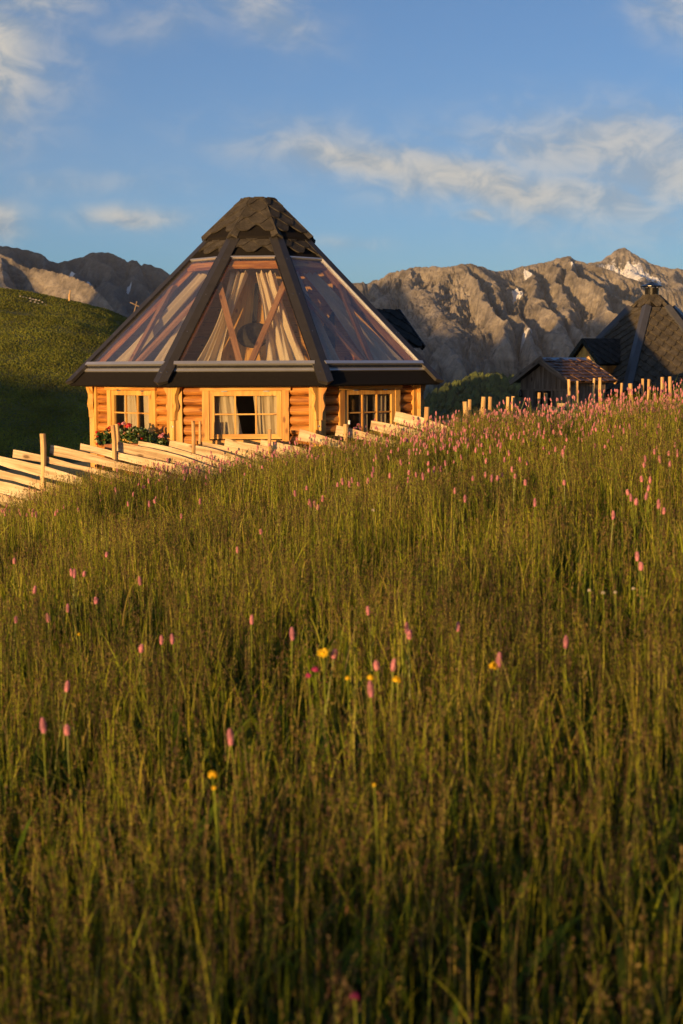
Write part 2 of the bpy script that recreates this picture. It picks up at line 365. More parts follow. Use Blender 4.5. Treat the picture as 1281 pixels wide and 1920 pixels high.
def ground_z(x, y):
    x = np.asarray(x, float); y = np.asarray(y, float)
    near = grass_top(x, y) - GH
    xc = np.clip(x, -12, 12)
    ter = -1.58 + 0.11 * (xc + 1)
    z = near + (ter - near) * sstep(y, 18.1, 20.2)
    far = np.where(y < 200, -0.27 * (y - 31), -0.27 * 169 - (y - 200) * 0.05)
    far = np.maximum(far, -140 - 0 * y)
    z = np.where(y > 31, z + far * sstep(y, 31, 44), z)
    # left hill
    hx = np.interp(x * 420 / np.maximum(y, 60), HX, HZ)
    t = (y - 265) / 155.0
    hz = -15.8 + (hx + 15.8) * np.clip(t, -1, 1) - np.maximum(y - 420, 0) * 0.22
    hz = hz + (0.7 * fbm(x / 20, y / 30, 4, 21) + 0.9 * perlin(x / 34 + 0.5 * y / 40, y / 30, 33) + 0.8 * perlin(x / 70, y / 12, 35)) * np.clip(t, 0, 1) * sstep(420 - y, -40, 50)
    m = sstep(y, 200, 262) * (1 - sstep(x / np.maximum(y, 1), -0.055, -0.005))
    z = np.where(y > 150, z * (1 - m) + np.maximum(z, hz) * m, z)
    # wooded hill right of the hut
    bx = np.exp(-((x - 80) / 50) ** 2 * 0.5) * np.exp(-((y - 800) / 170) ** 2 * 0.5)
    z = z + bx * 66
    return z
mG, nt, out = new_mat('alpine_turf')
tcn = N(nt, 'ShaderNodeTexCoord')
gn = tnoise(nt, tcn.outputs['Object'], 0.035, 8, 0.62); gn2 = tnoise(nt, tcn.outputs['Object'], 0.6, 5, 0.6)
ff = M_(nt, 'MULTIPLY_ADD', gn.outputs['Fac'], 0.6, M_(nt, 'MULTIPLY', gn2.outputs['Fac'], 0.4))
gc = ramp(nt, ff, [(0.36, (0.030, 0.038, 0.010)), (0.5, (0.075, 0.085, 0.020)), (0.64, (0.13, 0.12, 0.032))])
p = N(nt, 'ShaderNodeBsdfPrincipled'); L(nt, gc, p.inputs['Base Color']); p.inputs['Roughness'].default_value = 0.95
L(nt, bump(nt, gn2.outputs['Fac'], 0.5, 0.6), p.inputs['Normal']); L(nt, p.outputs[0], out.inputs[0])
rows = np.concatenate([np.arange(-14, 24, 0.5), np.geomspace(24, 60, 26), np.geomspace(61, 520, 150), np.geomspace(525, 6500, 70)])
cols = np.linspace(-1, 1, 221); cols = np.sign(cols) * (0.45 * np.abs(cols) + 0.55 * np.abs(cols) ** 3)
YY, FF = np.meshgrid(rows, cols, indexing='ij')
XX = FF * (np.abs(YY) * 0.75 + 14)
ZZ = ground_z(XX, YY)
def grid_quads(nr, nc):
    i = np.arange(nr * nc).reshape(nr, nc)
    return np.stack([i[:-1, :-1], i[:-1, 1:], i[1:, 1:], i[1:, :-1]], -1).reshape(-1, 4)
g = np_mesh('ground', np.stack([XX, YY, ZZ], -1).reshape(-1, 3), grid_quads(*XX.shape), mG, smooth=True)
tag(g, 'rolling alpine turf under the meadow, the left hill and the valley', 'ground', kind='structure')

# ------------------------------------------------------------------ mountains
def rock_mat(name, dark, mid, light, green, gz0, gz1):
    m, nt, out = new_mat(name)
    t = N(nt, 'ShaderNodeTexCoord'); ob = t.outputs['Object']
    mp = N(nt, 'ShaderNodeMapping'); L(nt, ob, mp.inputs[0]); mp.inputs['Scale'].default_value = (1, 1, 2.2); mp.inputs['Rotation'].default_value = (0.3, 0.5, 0)
    a = tnoise(nt, mp.outputs[0], 0.012, 10, 0.68, 0.4); b = tnoise(nt, ob, 0.07, 8, 0.7)
    f = M_(nt, 'MULTIPLY_ADD', a.outputs['Fac'], 0.6, M_(nt, 'MULTIPLY', b.outputs['Fac'], 0.4))
    c = ramp(nt, f, [(0.40, dark), (0.5, mid), (0.60, light)])
    sp = N(nt, 'ShaderNodeSeparateXYZ'); L(nt, ob, sp.inputs[0])
    gz = M_(nt, 'MULTIPLY', SS(nt, M_(nt, 'MULTIPLY_ADD', a.outputs['Fac'], 90.0, sp.outputs[2]), gz0, gz1, 1.0, 0.0), SS(nt, b.outputs['Fac'], 0.42, 0.56))
    mxg = N(nt, 'ShaderNodeMix', data_type='RGBA'); L(nt, gz, mxg.inputs[0]); L(nt, c, mxg.inputs[6]); mxg.inputs[7].default_value = (*green, 1)
    at_ = N(nt, 'ShaderNodeAttribute'); at_.attribute_name = 'tint'
    sc_ = N(nt, 'ShaderNodeSeparateColor'); L(nt, at_.outputs['Color'], sc_.inputs[0])
    sn = SS(nt, M_(nt, 'MULTIPLY_ADD', M_(nt, 'SUBTRACT', b.outputs['Fac'], 0.5), 1.3, sc_.outputs[0]), 0.42, 0.55)
    mxs = N(nt, 'ShaderNodeMix', data_type='RGBA'); L(nt, sn, mxs.inputs[0]); L(nt, mxg.outputs[2], mxs.inputs[6]); mxs.inputs[7].default_value = (0.78, 0.78, 0.80, 1)
    p = N(nt, 'ShaderNodeBsdfPrincipled'); L(nt, mxs.outputs[2], p.inputs['Base Color']); p.inputs['Roughness'].default_value = 0.95
    L(nt, bump(nt, f, 1.0, 18.0), p.inputs['Normal']); L(nt, p.outputs[0], out.inputs[0]); return m
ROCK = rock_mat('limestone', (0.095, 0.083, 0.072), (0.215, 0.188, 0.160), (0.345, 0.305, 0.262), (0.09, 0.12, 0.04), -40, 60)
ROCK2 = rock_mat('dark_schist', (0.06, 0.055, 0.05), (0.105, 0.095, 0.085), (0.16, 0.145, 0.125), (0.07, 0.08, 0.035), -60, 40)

EROS = (14, 0.17)
def erode(Z, dx, iters, k, m=0.45):
    """stream-power erosion: water gathers downhill and cuts gullies, leaving sharp ridges between them"""
    ny, nx = Z.shape; n = ny * nx; Z = Z.copy()
    idx = np.arange(n).reshape(ny, nx); offs = [(a, b) for a in (-1, 0, 1) for b in (-1, 0, 1) if a or b]
    for _ in range(iters):
        best = np.zeros((ny, nx)); rec = idx.copy()
        Pz = np.pad(Z, 1, constant_values=1e9); Pi = np.pad(idx, 1)
        for a, b in offs:
            sl = (Z - Pz[1 + a:1 + a + ny, 1 + b:1 + b + nx]) / (dx * math.hypot(a, b)); u = sl > best
            best = np.where(u, sl, best); rec = np.where(u, Pi[1 + a:1 + a + ny, 1 + b:1 + b + nx], rec)
        order = np.argsort(Z.ravel()); ol = order.tolist(); rl = rec.ravel().tolist(); acc = [1.0] * n
        for i in reversed(ol):
            r = rl[i]
            if r != i: acc[r] += acc[i]
        F = (k * np.array(acc) ** m).tolist(); z = Z.ravel().tolist()
        for i in ol:
            r = rl[i]
            if r != i: z[i] = (z[i] + F[i] * z[r]) / (1 + F[i])
        Z = np.array(z).reshape(ny, nx)
    return Z
def upsample(A, ny, nx):
    y = np.linspace(0, A.shape[0] - 1, ny); x = np.linspace(0, A.shape[1] - 1, nx)
    y0 = np.minimum(y.astype(int), A.shape[0] - 2); x0 = np.minimum(x.astype(int), A.shape[1] - 2); fy = (y - y0)[:, None]; fx = (x - x0)[None, :]
    return (A[y0][:, x0] * (1 - fx) + A[y0][:, x0 + 1] * fx) * (1 - fy) + (A[y0 + 1][:, x0] * (1 - fx) + A[y0 + 1][:, x0 + 1] * fx) * fy
def mountain(name, ridges, x0, x1, y0, y1, nx, ny, mat, amp, snow=(), rib=0.5, seed=0, base=-200, ero=0.42):
    """height field: the highest of all ridge lines falling away sideways, then cut by gullies"""
    xs = np.linspace(x0, x1, nx); ys = np.linspace(y0, y1, ny)
    Y, X = np.meshgrid(ys, xs, indexing='ij')
    wx = X + 26 * fbm(X / 150, Y / 150, 4, seed + 50); wy = Y + 26 * fbm(X / 150 + 9, Y / 150, 4, seed + 60)
    Z = np.full(X.shape, float(base)); Dm = np.full(X.shape, 1e9)
    for (pts, sl, first_exact) in ridges:
        P = [at(*q) for q in pts]
        for a, b in zip(P[:-1], P[1:]):
            k = 0.0 if first_exact else 1.0
            px = X + (wx - X) * (0.25 if first_exact else 1); py = Y + (wy - Y) * (0.6 if first_exact else 1)
            dx, dy = b.x - a.x, b.y - a.y; L2 = dx * dx + dy * dy
            t = np.clip(((px - a.x) * dx + (py - a.y) * dy) / L2, 0, 1)
            d = np.hypot(px - a.x - t * dx, py - a.y - t * dy)
            z = a.z + t * (b.z - a.z) - sl * d * (1 - 0.28 * np.clip(d / 500, 0, 1))
            Z = np.maximum(Z, z)
            Dm = np.minimum(Dm, d)
    q = X + rib * (y1 - Y) + 22 * fbm(X / 160, Y / 220, 4, seed + 5)
    r = ridged(q / 110, Y / 520 + 0.2, 3, seed + 9, 0.5) - 1.0
    r2 = ridged(q / 38 + 3 + 0.25 * fbm(X / 60, Y / 80, 2, seed + 6), Y / 260, 4, seed + 19, 0.55) - 0.8
    fade = sstep(Dm, 3, 90); mod = 0.45 + 0.9 * sstep(fbm(X / 210, Y / 260, 3, seed + 41), -0.25, 0.45)
    r3 = ridged(q / 15 + 1, Y / 70, 3, seed + 29, 0.55) - 0.8
    Z = Z + fade * amp * 0.75 * r + sstep(Dm, 0, 45) * mod * amp * 0.30 * r2 + 3.0 * fbm(X / 24, Y / 24 + 3, 4, seed + 3, 0.55)
    Zc = Z[::2, ::2]; D_ = upsample(erode(Zc, (x1 - x0) / (nx - 1) * 2, EROS[0], EROS[1] * ero) - Zc, ny, nx)
    Z = Z + D_ * (0.15 + 0.85 * sstep(Dm, 2, 30))
    strat = Z + 0.30 * X + 10 * fbm(X / 120, Y / 120, 3, seed + 71)
    Z = Z + fade * (0.6 + mod) * 1.3 * np.sin(strat * 2 * np.pi / 19) + sstep(Dm, 0, 30) * amp * 0.13 * r3 + sstep(Dm, 0, 20) * 1.3 * fbm(X / 7, Y / 7, 3, seed + 83)
    sn = np.zeros(X.shape)
    for (u, v, yd, rx, ry) in snow:
        c = at(u, v, yd); sn = np.maximum(sn, 1.25 * np.exp(-(((X - c.x) / rx) ** 2 + ((Y - c.y) / ry) ** 2)))
    o = np_mesh(name, np.stack([X, Y, Z], -1).reshape(-1, 3), grid_quads(ny, nx), mat, np.stack([sn.ravel()] * 3, -1), smooth=False)
    return o
C1 = [(560, 530), (640, 527), (690, 527), (712, 520), (740, 507), (765, 501), (800, 498), (840, 498), (868, 494), (885, 493), (905, 498), (935, 508), (960, 503), (985, 498), (1010, 492), (1030, 488), (1050, 482), (1064, 478), (1075, 484), (1095, 490), (1125, 500), (1180, 520), (1281, 545), (1400, 560)]
rightm = [([(u, v, 3300 + 60 * math.sin(u * 0.02)) for u, v in C1], 0.47, True),
    ([(765, 501, 3300), (790, 560, 3080), (835, 620, 2800), (870, 680, 2500)], 0.85, False),
    ([(905, 498, 3260), (935, 550, 3080), (985, 610, 2800), (1010, 660, 2560)], 0.85, False),
    ([(985, 498, 3300), (1003, 530, 3120), (1040, 588, 2850), (1070, 645, 2600)], 1.0, False),
    ([(1064, 478, 3330), (1086, 503, 3160), (1122, 540, 2980), (1165, 584, 2800), (1200, 640, 2550)], 1.0, False),
    ([(868, 494, 3280), (886, 518, 3130), (918, 566, 2930), (955, 634, 2650)], 1.0, False),
    ([(1035, 487, 3300), (1050, 530, 3130), (1065, 585, 2900), (1110, 650, 2560)], 0.95, False),
    ([(1095, 490, 3320), (1140, 530, 3150), (1180, 560, 3000), (1240, 610, 2800), (1300, 650, 2600)], 0.85, False),
    ([(690, 527, 3300), (720, 580, 3050), (760, 640, 2750), (790, 690, 2450)], 0.8, False)]
m1 = mountain('mountain', rightm, -140, 1000, 2300, 3550, 760, 560, ROCK, 34, snow=((972, 545, 3150, 12, 45), (990, 508, 3270, 10, 20), (985, 625, 2780, 12, 16), (1075, 500, 3240, 5, 14)), rib=0.55, seed=1, ero=1.15)
tag(m1, 'broad brown limestone massif with gullied face right of the hut', 'mountain', kind='structure')
C2 = [(1020, 520), (1075, 500), (1110, 491), (1130, 487), (1140, 478), (1152, 471), (1160, 464), (1168, 462), (1178, 469), (1190, 476), (1205, 484), (1218, 493), (1240, 500), (1262, 503), (1290, 504), (1360, 496), (1440, 490)]
farm = [([(u, v, 5000) for u, v in C2], 0.75, True),
    ([(1130, 487, 5000), (1128, 515, 4700), (1140, 560, 4300)], 0.8, False),
    ([(1205, 484, 5000), (1195, 510, 4800), (1215, 545, 4500), (1225, 590, 4200)], 0.85, False),
    ([(1250, 502, 5000), (1260, 530, 4800), (1290, 580, 4300)], 0.8, False),
    ([(1290, 504, 5000), (1330, 530, 4700), (1400, 580, 4300)], 0.8, False)]
m2 = mountain('mountain', farm, 600, 1750, 4000, 5500, 330, 320, ROCK, 30, snow=((1166, 500, 4830, 85, 120), (1145, 508, 4780, 60, 100), (1188, 498, 4880, 45, 70), (1228, 513, 4850, 24, 34), (1215, 505, 4900, 16, 20)), rib=0.3, seed=4)
tag(m2, 'far pointed summit with a snowfield on its left flank', 'mountain', kind='structure')
C3 = [(-160, 452), (-60, 450), (-10, 457), (20, 462), (45, 466), (75, 474), (92, 487), (108, 491), (128, 487), (150, 482), (163, 477), (178, 471), (196, 471), (212, 475), (228, 483), (237, 489), (246, 485), (256, 495), (265, 497), (270, 493), (290, 498), (306, 503), (318, 512), (335, 528), (400, 545), (520, 540), (600, 532), (680, 528)]
leftm = [([(u, v, 4500) for u, v in C3], 0.8, True),
    ([(75, 474, 4500), (90, 520, 4250), (120, 580, 3900)], 0.8, False), ([(185, 471, 4500), (205, 520, 4250), (230, 570, 3900), (260, 620, 3600)], 0.8, False),
    ([(246, 486, 4500), (270, 540, 4150), (300, 600, 3800)], 0.85, False), ([(128, 487, 4500), (150, 530, 4200), (180, 590, 3800)], 0.85, False),
    ([(306, 503, 4500), (330, 570, 4100), (370, 640, 3700)], 0.85, False), ([(10, 460, 4500), (20, 520, 4150), (50, 600, 3700)], 0.85, False)]
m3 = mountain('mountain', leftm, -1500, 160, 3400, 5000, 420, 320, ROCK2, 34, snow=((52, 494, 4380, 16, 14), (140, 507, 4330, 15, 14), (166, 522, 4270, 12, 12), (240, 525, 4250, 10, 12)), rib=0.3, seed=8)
tag(m3, 'dark shadowed mountain chain with a blunt summit left of the hut', 'mountain', kind='structure')
C4 = [(-160, 440), (-70, 455), (-30, 466), (0, 474), (22, 482), (34, 492), (55, 502), (78, 503), (100, 508), (125, 516), (150, 524), (170, 534), (185, 548), (200, 560), (220, 590), (250, 630)]
rockm = [([(u, v, 2900 - 1.7 * max(0, u - 60)) for u, v in C4], 1.5, True), ([(78, 503, 2870), (90, 535, 2810), (110, 590, 2720)], 1.4, False),
    ([(125, 516, 2790), (140, 552, 2730), (165, 600, 2650)], 1.4, False), ([(0, 474, 2900), (10, 525, 2800), (30, 590, 2700)], 1.4, False)]
m4 = mountain('mountain', rockm, -920, -330, 2350, 3200, 300, 300, ROCK, 18, rib=0.35, seed=12, ero=0.2)
tag(m4, 'sunlit pale rock spur in front of the dark left mountains', 'mountain', kind='structure')

# unseen ridge behind the camera, profile shaped to shade valley and mountain feet
SP = [(-28, -8), (-60, -1), (-105, 4), (-150, 8.5), (-230, 18), (-300, 24), (-345, 33), (-400, 36), (-450, 45), (-540, 56), (-700, 80), (-1000, 150), (-1150, 245), (-1243, 270), (-1326, 288),
      (-1365, 300), (-1420, 318), (-1448, 308), (-1472, 282), (-1500, 256), (-1571, 258), (-1616, 268), (-1687, 286), (-1740, 294), (-1793, 322), (-1847, 336), (-1912, 364), (-2019, 418), (-2080, 436), (-2130, 450),
      (-2165, 440), (-2200, 340), (-2230, 295), (-2520, 300), (-2550, 400), (-2580, 416), (-2620, 388), (-2680, 368), (-2900, 420), (-3300, 640), (-3568, 705), (-3776, 750), (-4700, 760)]
xs = np.array([q[0] for q in SP][::-1], float); zs = np.array([q[1] for q in SP][::-1], float)
gx = np.unique(np.concatenate([np.linspace(-4700, -400, 420), np.linspace(-400, -28, 94)]))
gt = np.linspace(-1, 1, 25)
GX, GT = np.meshgrid(gx, gt, indexing='ij')
hh = np.interp(GX, xs, zs)
hh = hh + np.clip(-GX / 2000, 0, 1) * 9 * fbm(GX / 120, GX * 0 + 0.3, 4, 77)
GY = -40 + GT * (30 + np.abs(GX) * 0.25)
GZ = hh - np.abs(GT) ** 1.3 * (hh + 40 - GX * 0.02)
rd = np_mesh('unseen_hills', np.stack([GX, GY, GZ], -1).reshape(-1, 3), grid_quads(len(gx), 25), mG, smooth=True)
tag(rd, 'unseen grassy ridge behind the viewer, shaped to throw shadow on the valley', 'hill', kind='structure')

# rough grass tufts that catch the low sun on the left hill
n = 150000
y = rng.uniform(262, 424, n); x = y / FPX * (rng.uniform(-60, 470, n) - IW / 2)
z = ground_z(x, y); hgt = rng.uniform(0.10, 0.34, n) * (1 + 0.6 * perlin(x / 9, y / 9, 5)); wdt = rng.uniform(0.15, 0.45, n); an = rng.uniform(0, np.pi, n)
dx, dy = np.cos(an) * wdt / 2, np.sin(an) * wdt / 2; lx, ly = rng.normal(0, 0.15, n), rng.normal(0, 0.15, n)
tv = np.stack([np.stack([x - dx, y - dy, z - 0.05], -1), np.stack([x + dx, y + dy, z - 0.05], -1), np.stack([x + dx * 0.5 + lx, y + dy * 0.5 + ly, z + hgt * rng.uniform(0.6, 1, n)], -1), np.stack([x - dx * 0.6 + lx, y - dy * 0.6 + ly, z + hgt], -1)], 1).reshape(-1, 3)
cc = np.array([(0.165, 0.175, 0.022)]) * rng.uniform(0.75, 1.25, (n, 1)) * rng.uniform(0.9, 1.1, (n, 3)) * (1 + 0.6 * fbm(x / 14, y / 22, 3, 8))[:, None]
hg_ = np_mesh('hill_grass', tv, np.arange(n * 4).reshape(-1, 4), GRASS, np.repeat(np.clip(cc, 0.01, 1), 4, 0))
tag(hg_, 'short rough grass covering the sunlit left hillside', 'grass', kind='stuff')

gx = np.linspace(-24, 120, 73); gt = np.linspace(-1, 1, 21); GX, GT = np.meshgrid(gx, gt, indexing='ij')  # unseen bank added to keep bright sky out of the window panes
hh = 13 * sstep(GX, -24, -8) + 0.06 * np.clip(GX, 0, 120) + 1.2 * fbm(GX / 14, GX * 0 + 0.7, 3, 17)
bk = np_mesh('unseen_hills', np.stack([GX, -48 + GT * 26, -3 + (hh + 1) * (1 - np.abs(GT) ** 1.5) - 2 * np.abs(GT)], -1).reshape(-1, 3), grid_quads(73, 21), mG, smooth=True)
tag(bk, 'unseen grassy bank added behind the viewer to darken the window reflections', 'hill', kind='structure')
# forest on the hill right of the hut: one mass of conifers and bushes
fv, fq, nb = [], [], 0
for k in range(2000):
    x = rng.uniform(20, 190); y = rng.uniform(560, 900)
    z = float(ground_z(x, y)); h = rng.uniform(3.0, 7.5); r0 = h * rng.uniform(0.28, 0.48)
    rn, sd = 5, 8; ph = rng.uniform(0, 6)
    tt = np.linspace(0, 1, rn); prof = np.array([0.7, 1.0, 0.78, 0.45, 0.05]) if rng.random() < 0.6 else np.array([0.75, 1.0, 0.98, 0.75, 0.1])
    an = ph + np.arange(sd) * 2 * np.pi / sd
    rr = r0 * prof[:, None] * (1 + rng.uniform(-0.35, 0.35, (rn, sd)))
    P = np.stack([x + rr * np.cos(an), y + rr * np.sin(an), z - 0.5 + h * (tt[:, None] + rng.uniform(-0.06, 0.06, (rn, sd)))], -1).reshape(-1, 3)
    i = np.arange(rn * sd).reshape(rn, sd); j = np.roll(i, -1, 1)
    fv.append(P); fq.append(nb + np.stack([i[:-1], j[:-1], j[1:], i[1:]], -1).reshape(-1, 4)); nb += rn * sd
FOREST = plain('forest_green', (0.060, 0.078, 0.018), 0.9, 0, 0.6, 0.25)
fo = np_mesh('forest', np.concatenate(fv), np.concatenate(fq), FOREST)
tag(fo, 'bushy wood covering the low hill between hut and shed', 'forest', kind='stuff')

# ------------------------------------------------------------------ roof shingle tabs
def clip_poly(poly, a, b):
    """keep the part left of the line a->b (2-D)"""
    o = []
    side = lambda p: (b[0] - a[0]) * (p[1] - a[1]) - (b[1] - a[1]) * (p[0] - a[0])
    for i in range(len(poly)):
        p, q = poly[i], poly[(i + 1) % len(poly)]; sp, sq = side(p), side(q)
        if sp >= 0: o.append(p)
        if (sp >= 0) != (sq >= 0):
            t = sp / (sp - sq); o.append((p[0] + t * (q[0] - p[0]), p[1] + t * (q[1] - p[1])))
    return o
def shingles(mb, O, ex, ey, outline, tw, th, thick=0.014, lift=0.026, mi=0, base_mi=None, start=0.0, phase=0.0):
    """lay overlapping hexagonal tabs on a planar convex outline (2-D, counter-clockwise) with origin O and axes ex, ey"""
    O, ex, ey = Vector(O), Vector(ex).normalized(), Vector(ey).normalized(); nz = ex.cross(ey)
    P = lambda s, t, z: O + ex * s + ey * t + nz * z
    mb.poly([P(s, t, 0.0) for s, t in outline], None, mi if base_mi is None else base_mi)
    t0 = min(p[1] for p in outline); t1 = max(p[1] for p in outline); s0 = min(p[0] for p in outline); s1 = max(p[0] for p in outline)
    row = 0; t = t0 + start
    while t < t1 - 0.02:
        x = s0 - tw + (0.5 * tw if row % 2 else 0) + phase
        while x < s1 + tw:
            j = random.uniform(-0.01, 0.01) * tw
            hexp = [(x - 0.5 * tw, t + 0.98 * th), (x - 0.42 * tw, t + 0.88 * th), (x - 0.31 * tw + j, t + 0.52 * th), (x - 0.21 * tw, t + 0.16 * th), (x - 0.12 * tw, t), (x + 0.12 * tw, t), (x + 0.21 * tw, t + 0.16 * th), (x + 0.31 * tw + j, t + 0.52 * th), (x + 0.42 * tw, t + 0.88 * th), (x + 0.5 * tw, t + 0.98 * th), (x + 0.5 * tw, t + 2.0 * th), (x - 0.5 * tw, t + 2.0 * th)]
            c = hexp
            for i in range(len(outline)):
                c = clip_poly(c, outline[i], outline[(i + 1) % len(outline)])
                if len(c) < 3: break
            if len(c) >= 3:
                zf = lambda q: 0.004 + thick + lift * max(0.0, 1 - (q[1] - t) / (1.9 * th))
                top = [P(q[0], q[1], zf(q)) for q in c]; bot = [P(q[0], q[1], max(0.0, zf(q) - thick - 0.004)) for q in c]
                mb.poly(top, None, mi)
                for i in range(len(c)):
                    k = (i + 1) % len(c); mb.poly([bot[i], bot[k], top[k], top[i]], None, mi)
            x += tw
        t += th; row += 1

# ------------------------------------------------------------------ the octagonal hut
HC = Vector((-1.15, 20.49, 0)); EZ, AZ = -0.227, 2.475; RE, RW = 2.735, 2.38; M0 = R(-1.84)
GZ0 = -1.95
hut = empty('log_hut', (HC.x, HC.y, GZ0), 'octagonal log hut with large glazed roof panels and dark shingled cap, behind the plank fence', 'hut')
def cdir(i): a = M0 + R(-67.5 + 45 * i); return Vector((math.sin(a), -math.cos(a), 0))      # corner directions
def fdir(i): a = M0 + R(-45 + 45 * i); return Vector((math.sin(a), -math.cos(a), 0))        # face normals, face 1 looks at the camera
def fside(i): n = fdir(i); return Vector((-n.y, n.x, 0))                                     # to the right seen from outside
UP = Vector((0, 0, 1))
aw = RW * math.cos(R(22.5)); hw = RW * math.sin(R(22.5))
WTOP = -0.235
# window measures (local: s along face, z world)
WS, WZ0, WZ1 = 0.40, -0.855, -0.365      # glass half width, bottom and top
SASH, TRIM = 0.062, 0.088
def log_course(mb, c, sd, n, s0, s1, z0, z1, bulge=0.046, steps=8):
    ou, ov = random.random() * 30, random.random() * 30
    pr = []
    for k in range(steps + 1):
        t = k / steps; pr.append((math.sin(math.pi * t) ** 0.55 * bulge - 0.006, z0 + 0.003 + (z1 - z0 - 0.006) * t))
    for k in range(steps):
        (b0, za), (b1, zb) = pr[k], pr[k + 1]
        q = [c + sd * s0 + n * b0 + UP * za, c + sd * s1 + n * b0 + UP * za, c + sd * s1 + n * b1 + UP * zb, c + sd * s0 + n * b1 + UP * zb]
        mb.poly(q, [(ou + s0, ov + za), (ou + s1, ov + za), (ou + s1, ov + zb), (ou + s0, ov + zb)], 0, True)
    for s_, rv in ((s0, 1), (s1, -1)):
        fan = [c + sd * s_ + n * b + UP * z for b, z in pr]
        fan = fan if rv > 0 else fan[::-1]
        mb.poly(fan, [(ou + p.z, ov + p.z * 7) for p in fan])
for i in range(8):
    n, sd = fdir(i), fside(i); c = Vector((HC.x, HC.y, 0)) + n * aw
    glazed = i in (0, 1, 2)
    mb = MB(); pitch = 0.1275; z = WTOP
    ox = WS + SASH + 0.03
    while z > GZ0:
        z1, z0 = z, max(z - pitch, GZ0)
        if glazed and z1 > WZ0 - SASH - 0.09 + 0.001:
            log_course(mb, c, sd, n, -hw, -ox, z0, z1); log_course(mb, c, sd, n, ox, hw, z0, z1)
        else:
            log_course(mb, c, sd, n, -hw, hw, z0, z1)
        z -= pitch
    wl = mb.build('log_wall', PINE, hut)
    # inner lining of the wall
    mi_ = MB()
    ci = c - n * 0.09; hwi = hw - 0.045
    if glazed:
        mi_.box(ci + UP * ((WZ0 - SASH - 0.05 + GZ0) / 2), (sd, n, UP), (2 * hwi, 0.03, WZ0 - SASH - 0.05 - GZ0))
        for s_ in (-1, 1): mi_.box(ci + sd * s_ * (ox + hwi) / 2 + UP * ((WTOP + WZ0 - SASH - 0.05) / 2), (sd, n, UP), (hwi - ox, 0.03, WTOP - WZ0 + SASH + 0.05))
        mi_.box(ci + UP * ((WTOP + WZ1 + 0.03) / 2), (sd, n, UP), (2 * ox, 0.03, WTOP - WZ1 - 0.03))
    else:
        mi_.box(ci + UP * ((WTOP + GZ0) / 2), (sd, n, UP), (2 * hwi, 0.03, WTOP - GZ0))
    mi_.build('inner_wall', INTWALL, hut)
    if glazed:
        # window: trim boards, mitred sash, glazing bars, pane, curtains
        wm = MB(); wx = WS + SASH
        for s_ in (-1, 1):
            wm.box(c + sd * s_ * (wx + TRIM / 2 + 0.006) + n * 0.040 + UP * ((WZ0 - SASH + WZ1 + SASH) / 2 - 0.02), (UP, sd, n), (WZ1 - WZ0 + 2 * SASH + 0.05, TRIM, 0.036))
        wm.box(c + n * 0.048 + UP * (WZ1 + SASH + 0.034), (sd, UP, n), (2 * (wx + TRIM) + 0.06, 0.058, 0.058))
        wm.box(c + n * 0.044 + UP * (WZ0 - SASH - 0.045), (sd, UP, n), (2 * (wx + TRIM) + 0.02, 0.06, 0.05))
        win = wm.build('window', PINE_PALE, hut)
        sm_ = MB(); a0, a1 = WS, WS + SASH
        O = c + n * 0.012
        def fr(q): sm_.prism([O + sd * s_ + UP * z_ for s_, z_ in q], n * 0.036, 0, sd if abs(q[0][1] - q[1][1]) < 1e-6 else UP)
        fr([(-a1, WZ1 + SASH), (-a0, WZ1), (a0, WZ1), (a1, WZ1 + SASH)][::-1]); fr([(-a1, WZ0 - SASH), (a1, WZ0 - SASH), (a0, WZ0), (-a0, WZ0)])
        fr([(-a1, WZ0 - SASH), (-a0, WZ0), (-a0, WZ1), (-a1, WZ1 + SASH)]); fr([(a1, WZ0 - SASH), (a1, WZ1 + SASH), (a0, WZ1), (a0, WZ0)])
        sm_.build('sash', PINE_PALE, win)
        mt = MB()
        for s_ in (-WS / 3, WS / 3): mt.box(O + sd * s_ + n * 0.021 + UP * ((WZ0 + WZ1) / 2), (UP, sd, n), (WZ1 - WZ0, 0.021, 0.022))
        mt.box(O + n * 0.017 + UP * ((WZ0 + WZ1) / 2 + 0.01), (sd, UP, n), (2 * WS, 0.018, 0.020))
        mt.build('glazing_bar', PINE_PALE, win)
        pn = MB(); pn.poly([O + sd * -WS + n * 0.010 + UP * WZ0, O + sd * WS + n * 0.010 + UP * WZ0, O + sd * WS + n * 0.010 + UP * WZ1, O + sd * -WS + n * 0.010 + UP * WZ1])
        pn.build('pane', WINGLASS, win)
        for s_ in (-0.27, 0.27):
            hg = MB(); hg.box(c + sd * s_ + n * 0.05 + UP * (WZ1 + SASH - 0.004), (sd, UP, n), (0.075, 0.012, 0.02)); hg.build('hinge', ZINC, win)
        spans = {0: ((-0.30, -0.02, 0.04), (0.16, 0.42, -0.03)), 1: ((-0.44, -0.10, 0.12), (0.12, 0.44, -0.06)), 2: ((-0.10, 0.06, 0.0), (0.15, 0.43, 0.0))}[i]
        for (sa_, sb_, flare) in spans:
            cm = MB(); nn_ = 30; rows_ = 7
            cen = 1 if sa_ > 0 else -1
            def cp(a, b):
                t = a / nn_; zz = b / rows_; gather = 1 - 0.5 * math.sin(math.pi * min(1, zz * 1.15)) * 0.35
                s0_, s1_ = sa_, sb_
                if cen < 0: s1_ = sb_ + flare * (zz - 0.5)
                else: s0_ = sa_ + flare * (0.5 - zz)
                ss = s0_ + (s1_ - s0_) * t
                return O + sd * ss + n * (-0.075 + 0.016 * math.sin(t * 21 + math.sin(zz * 3) * 0.8 + i) + 0.006 * math.sin(t * 47)) + UP * (WZ1 + 0.03 + (WZ0 - WZ1 - 0.1) * zz)
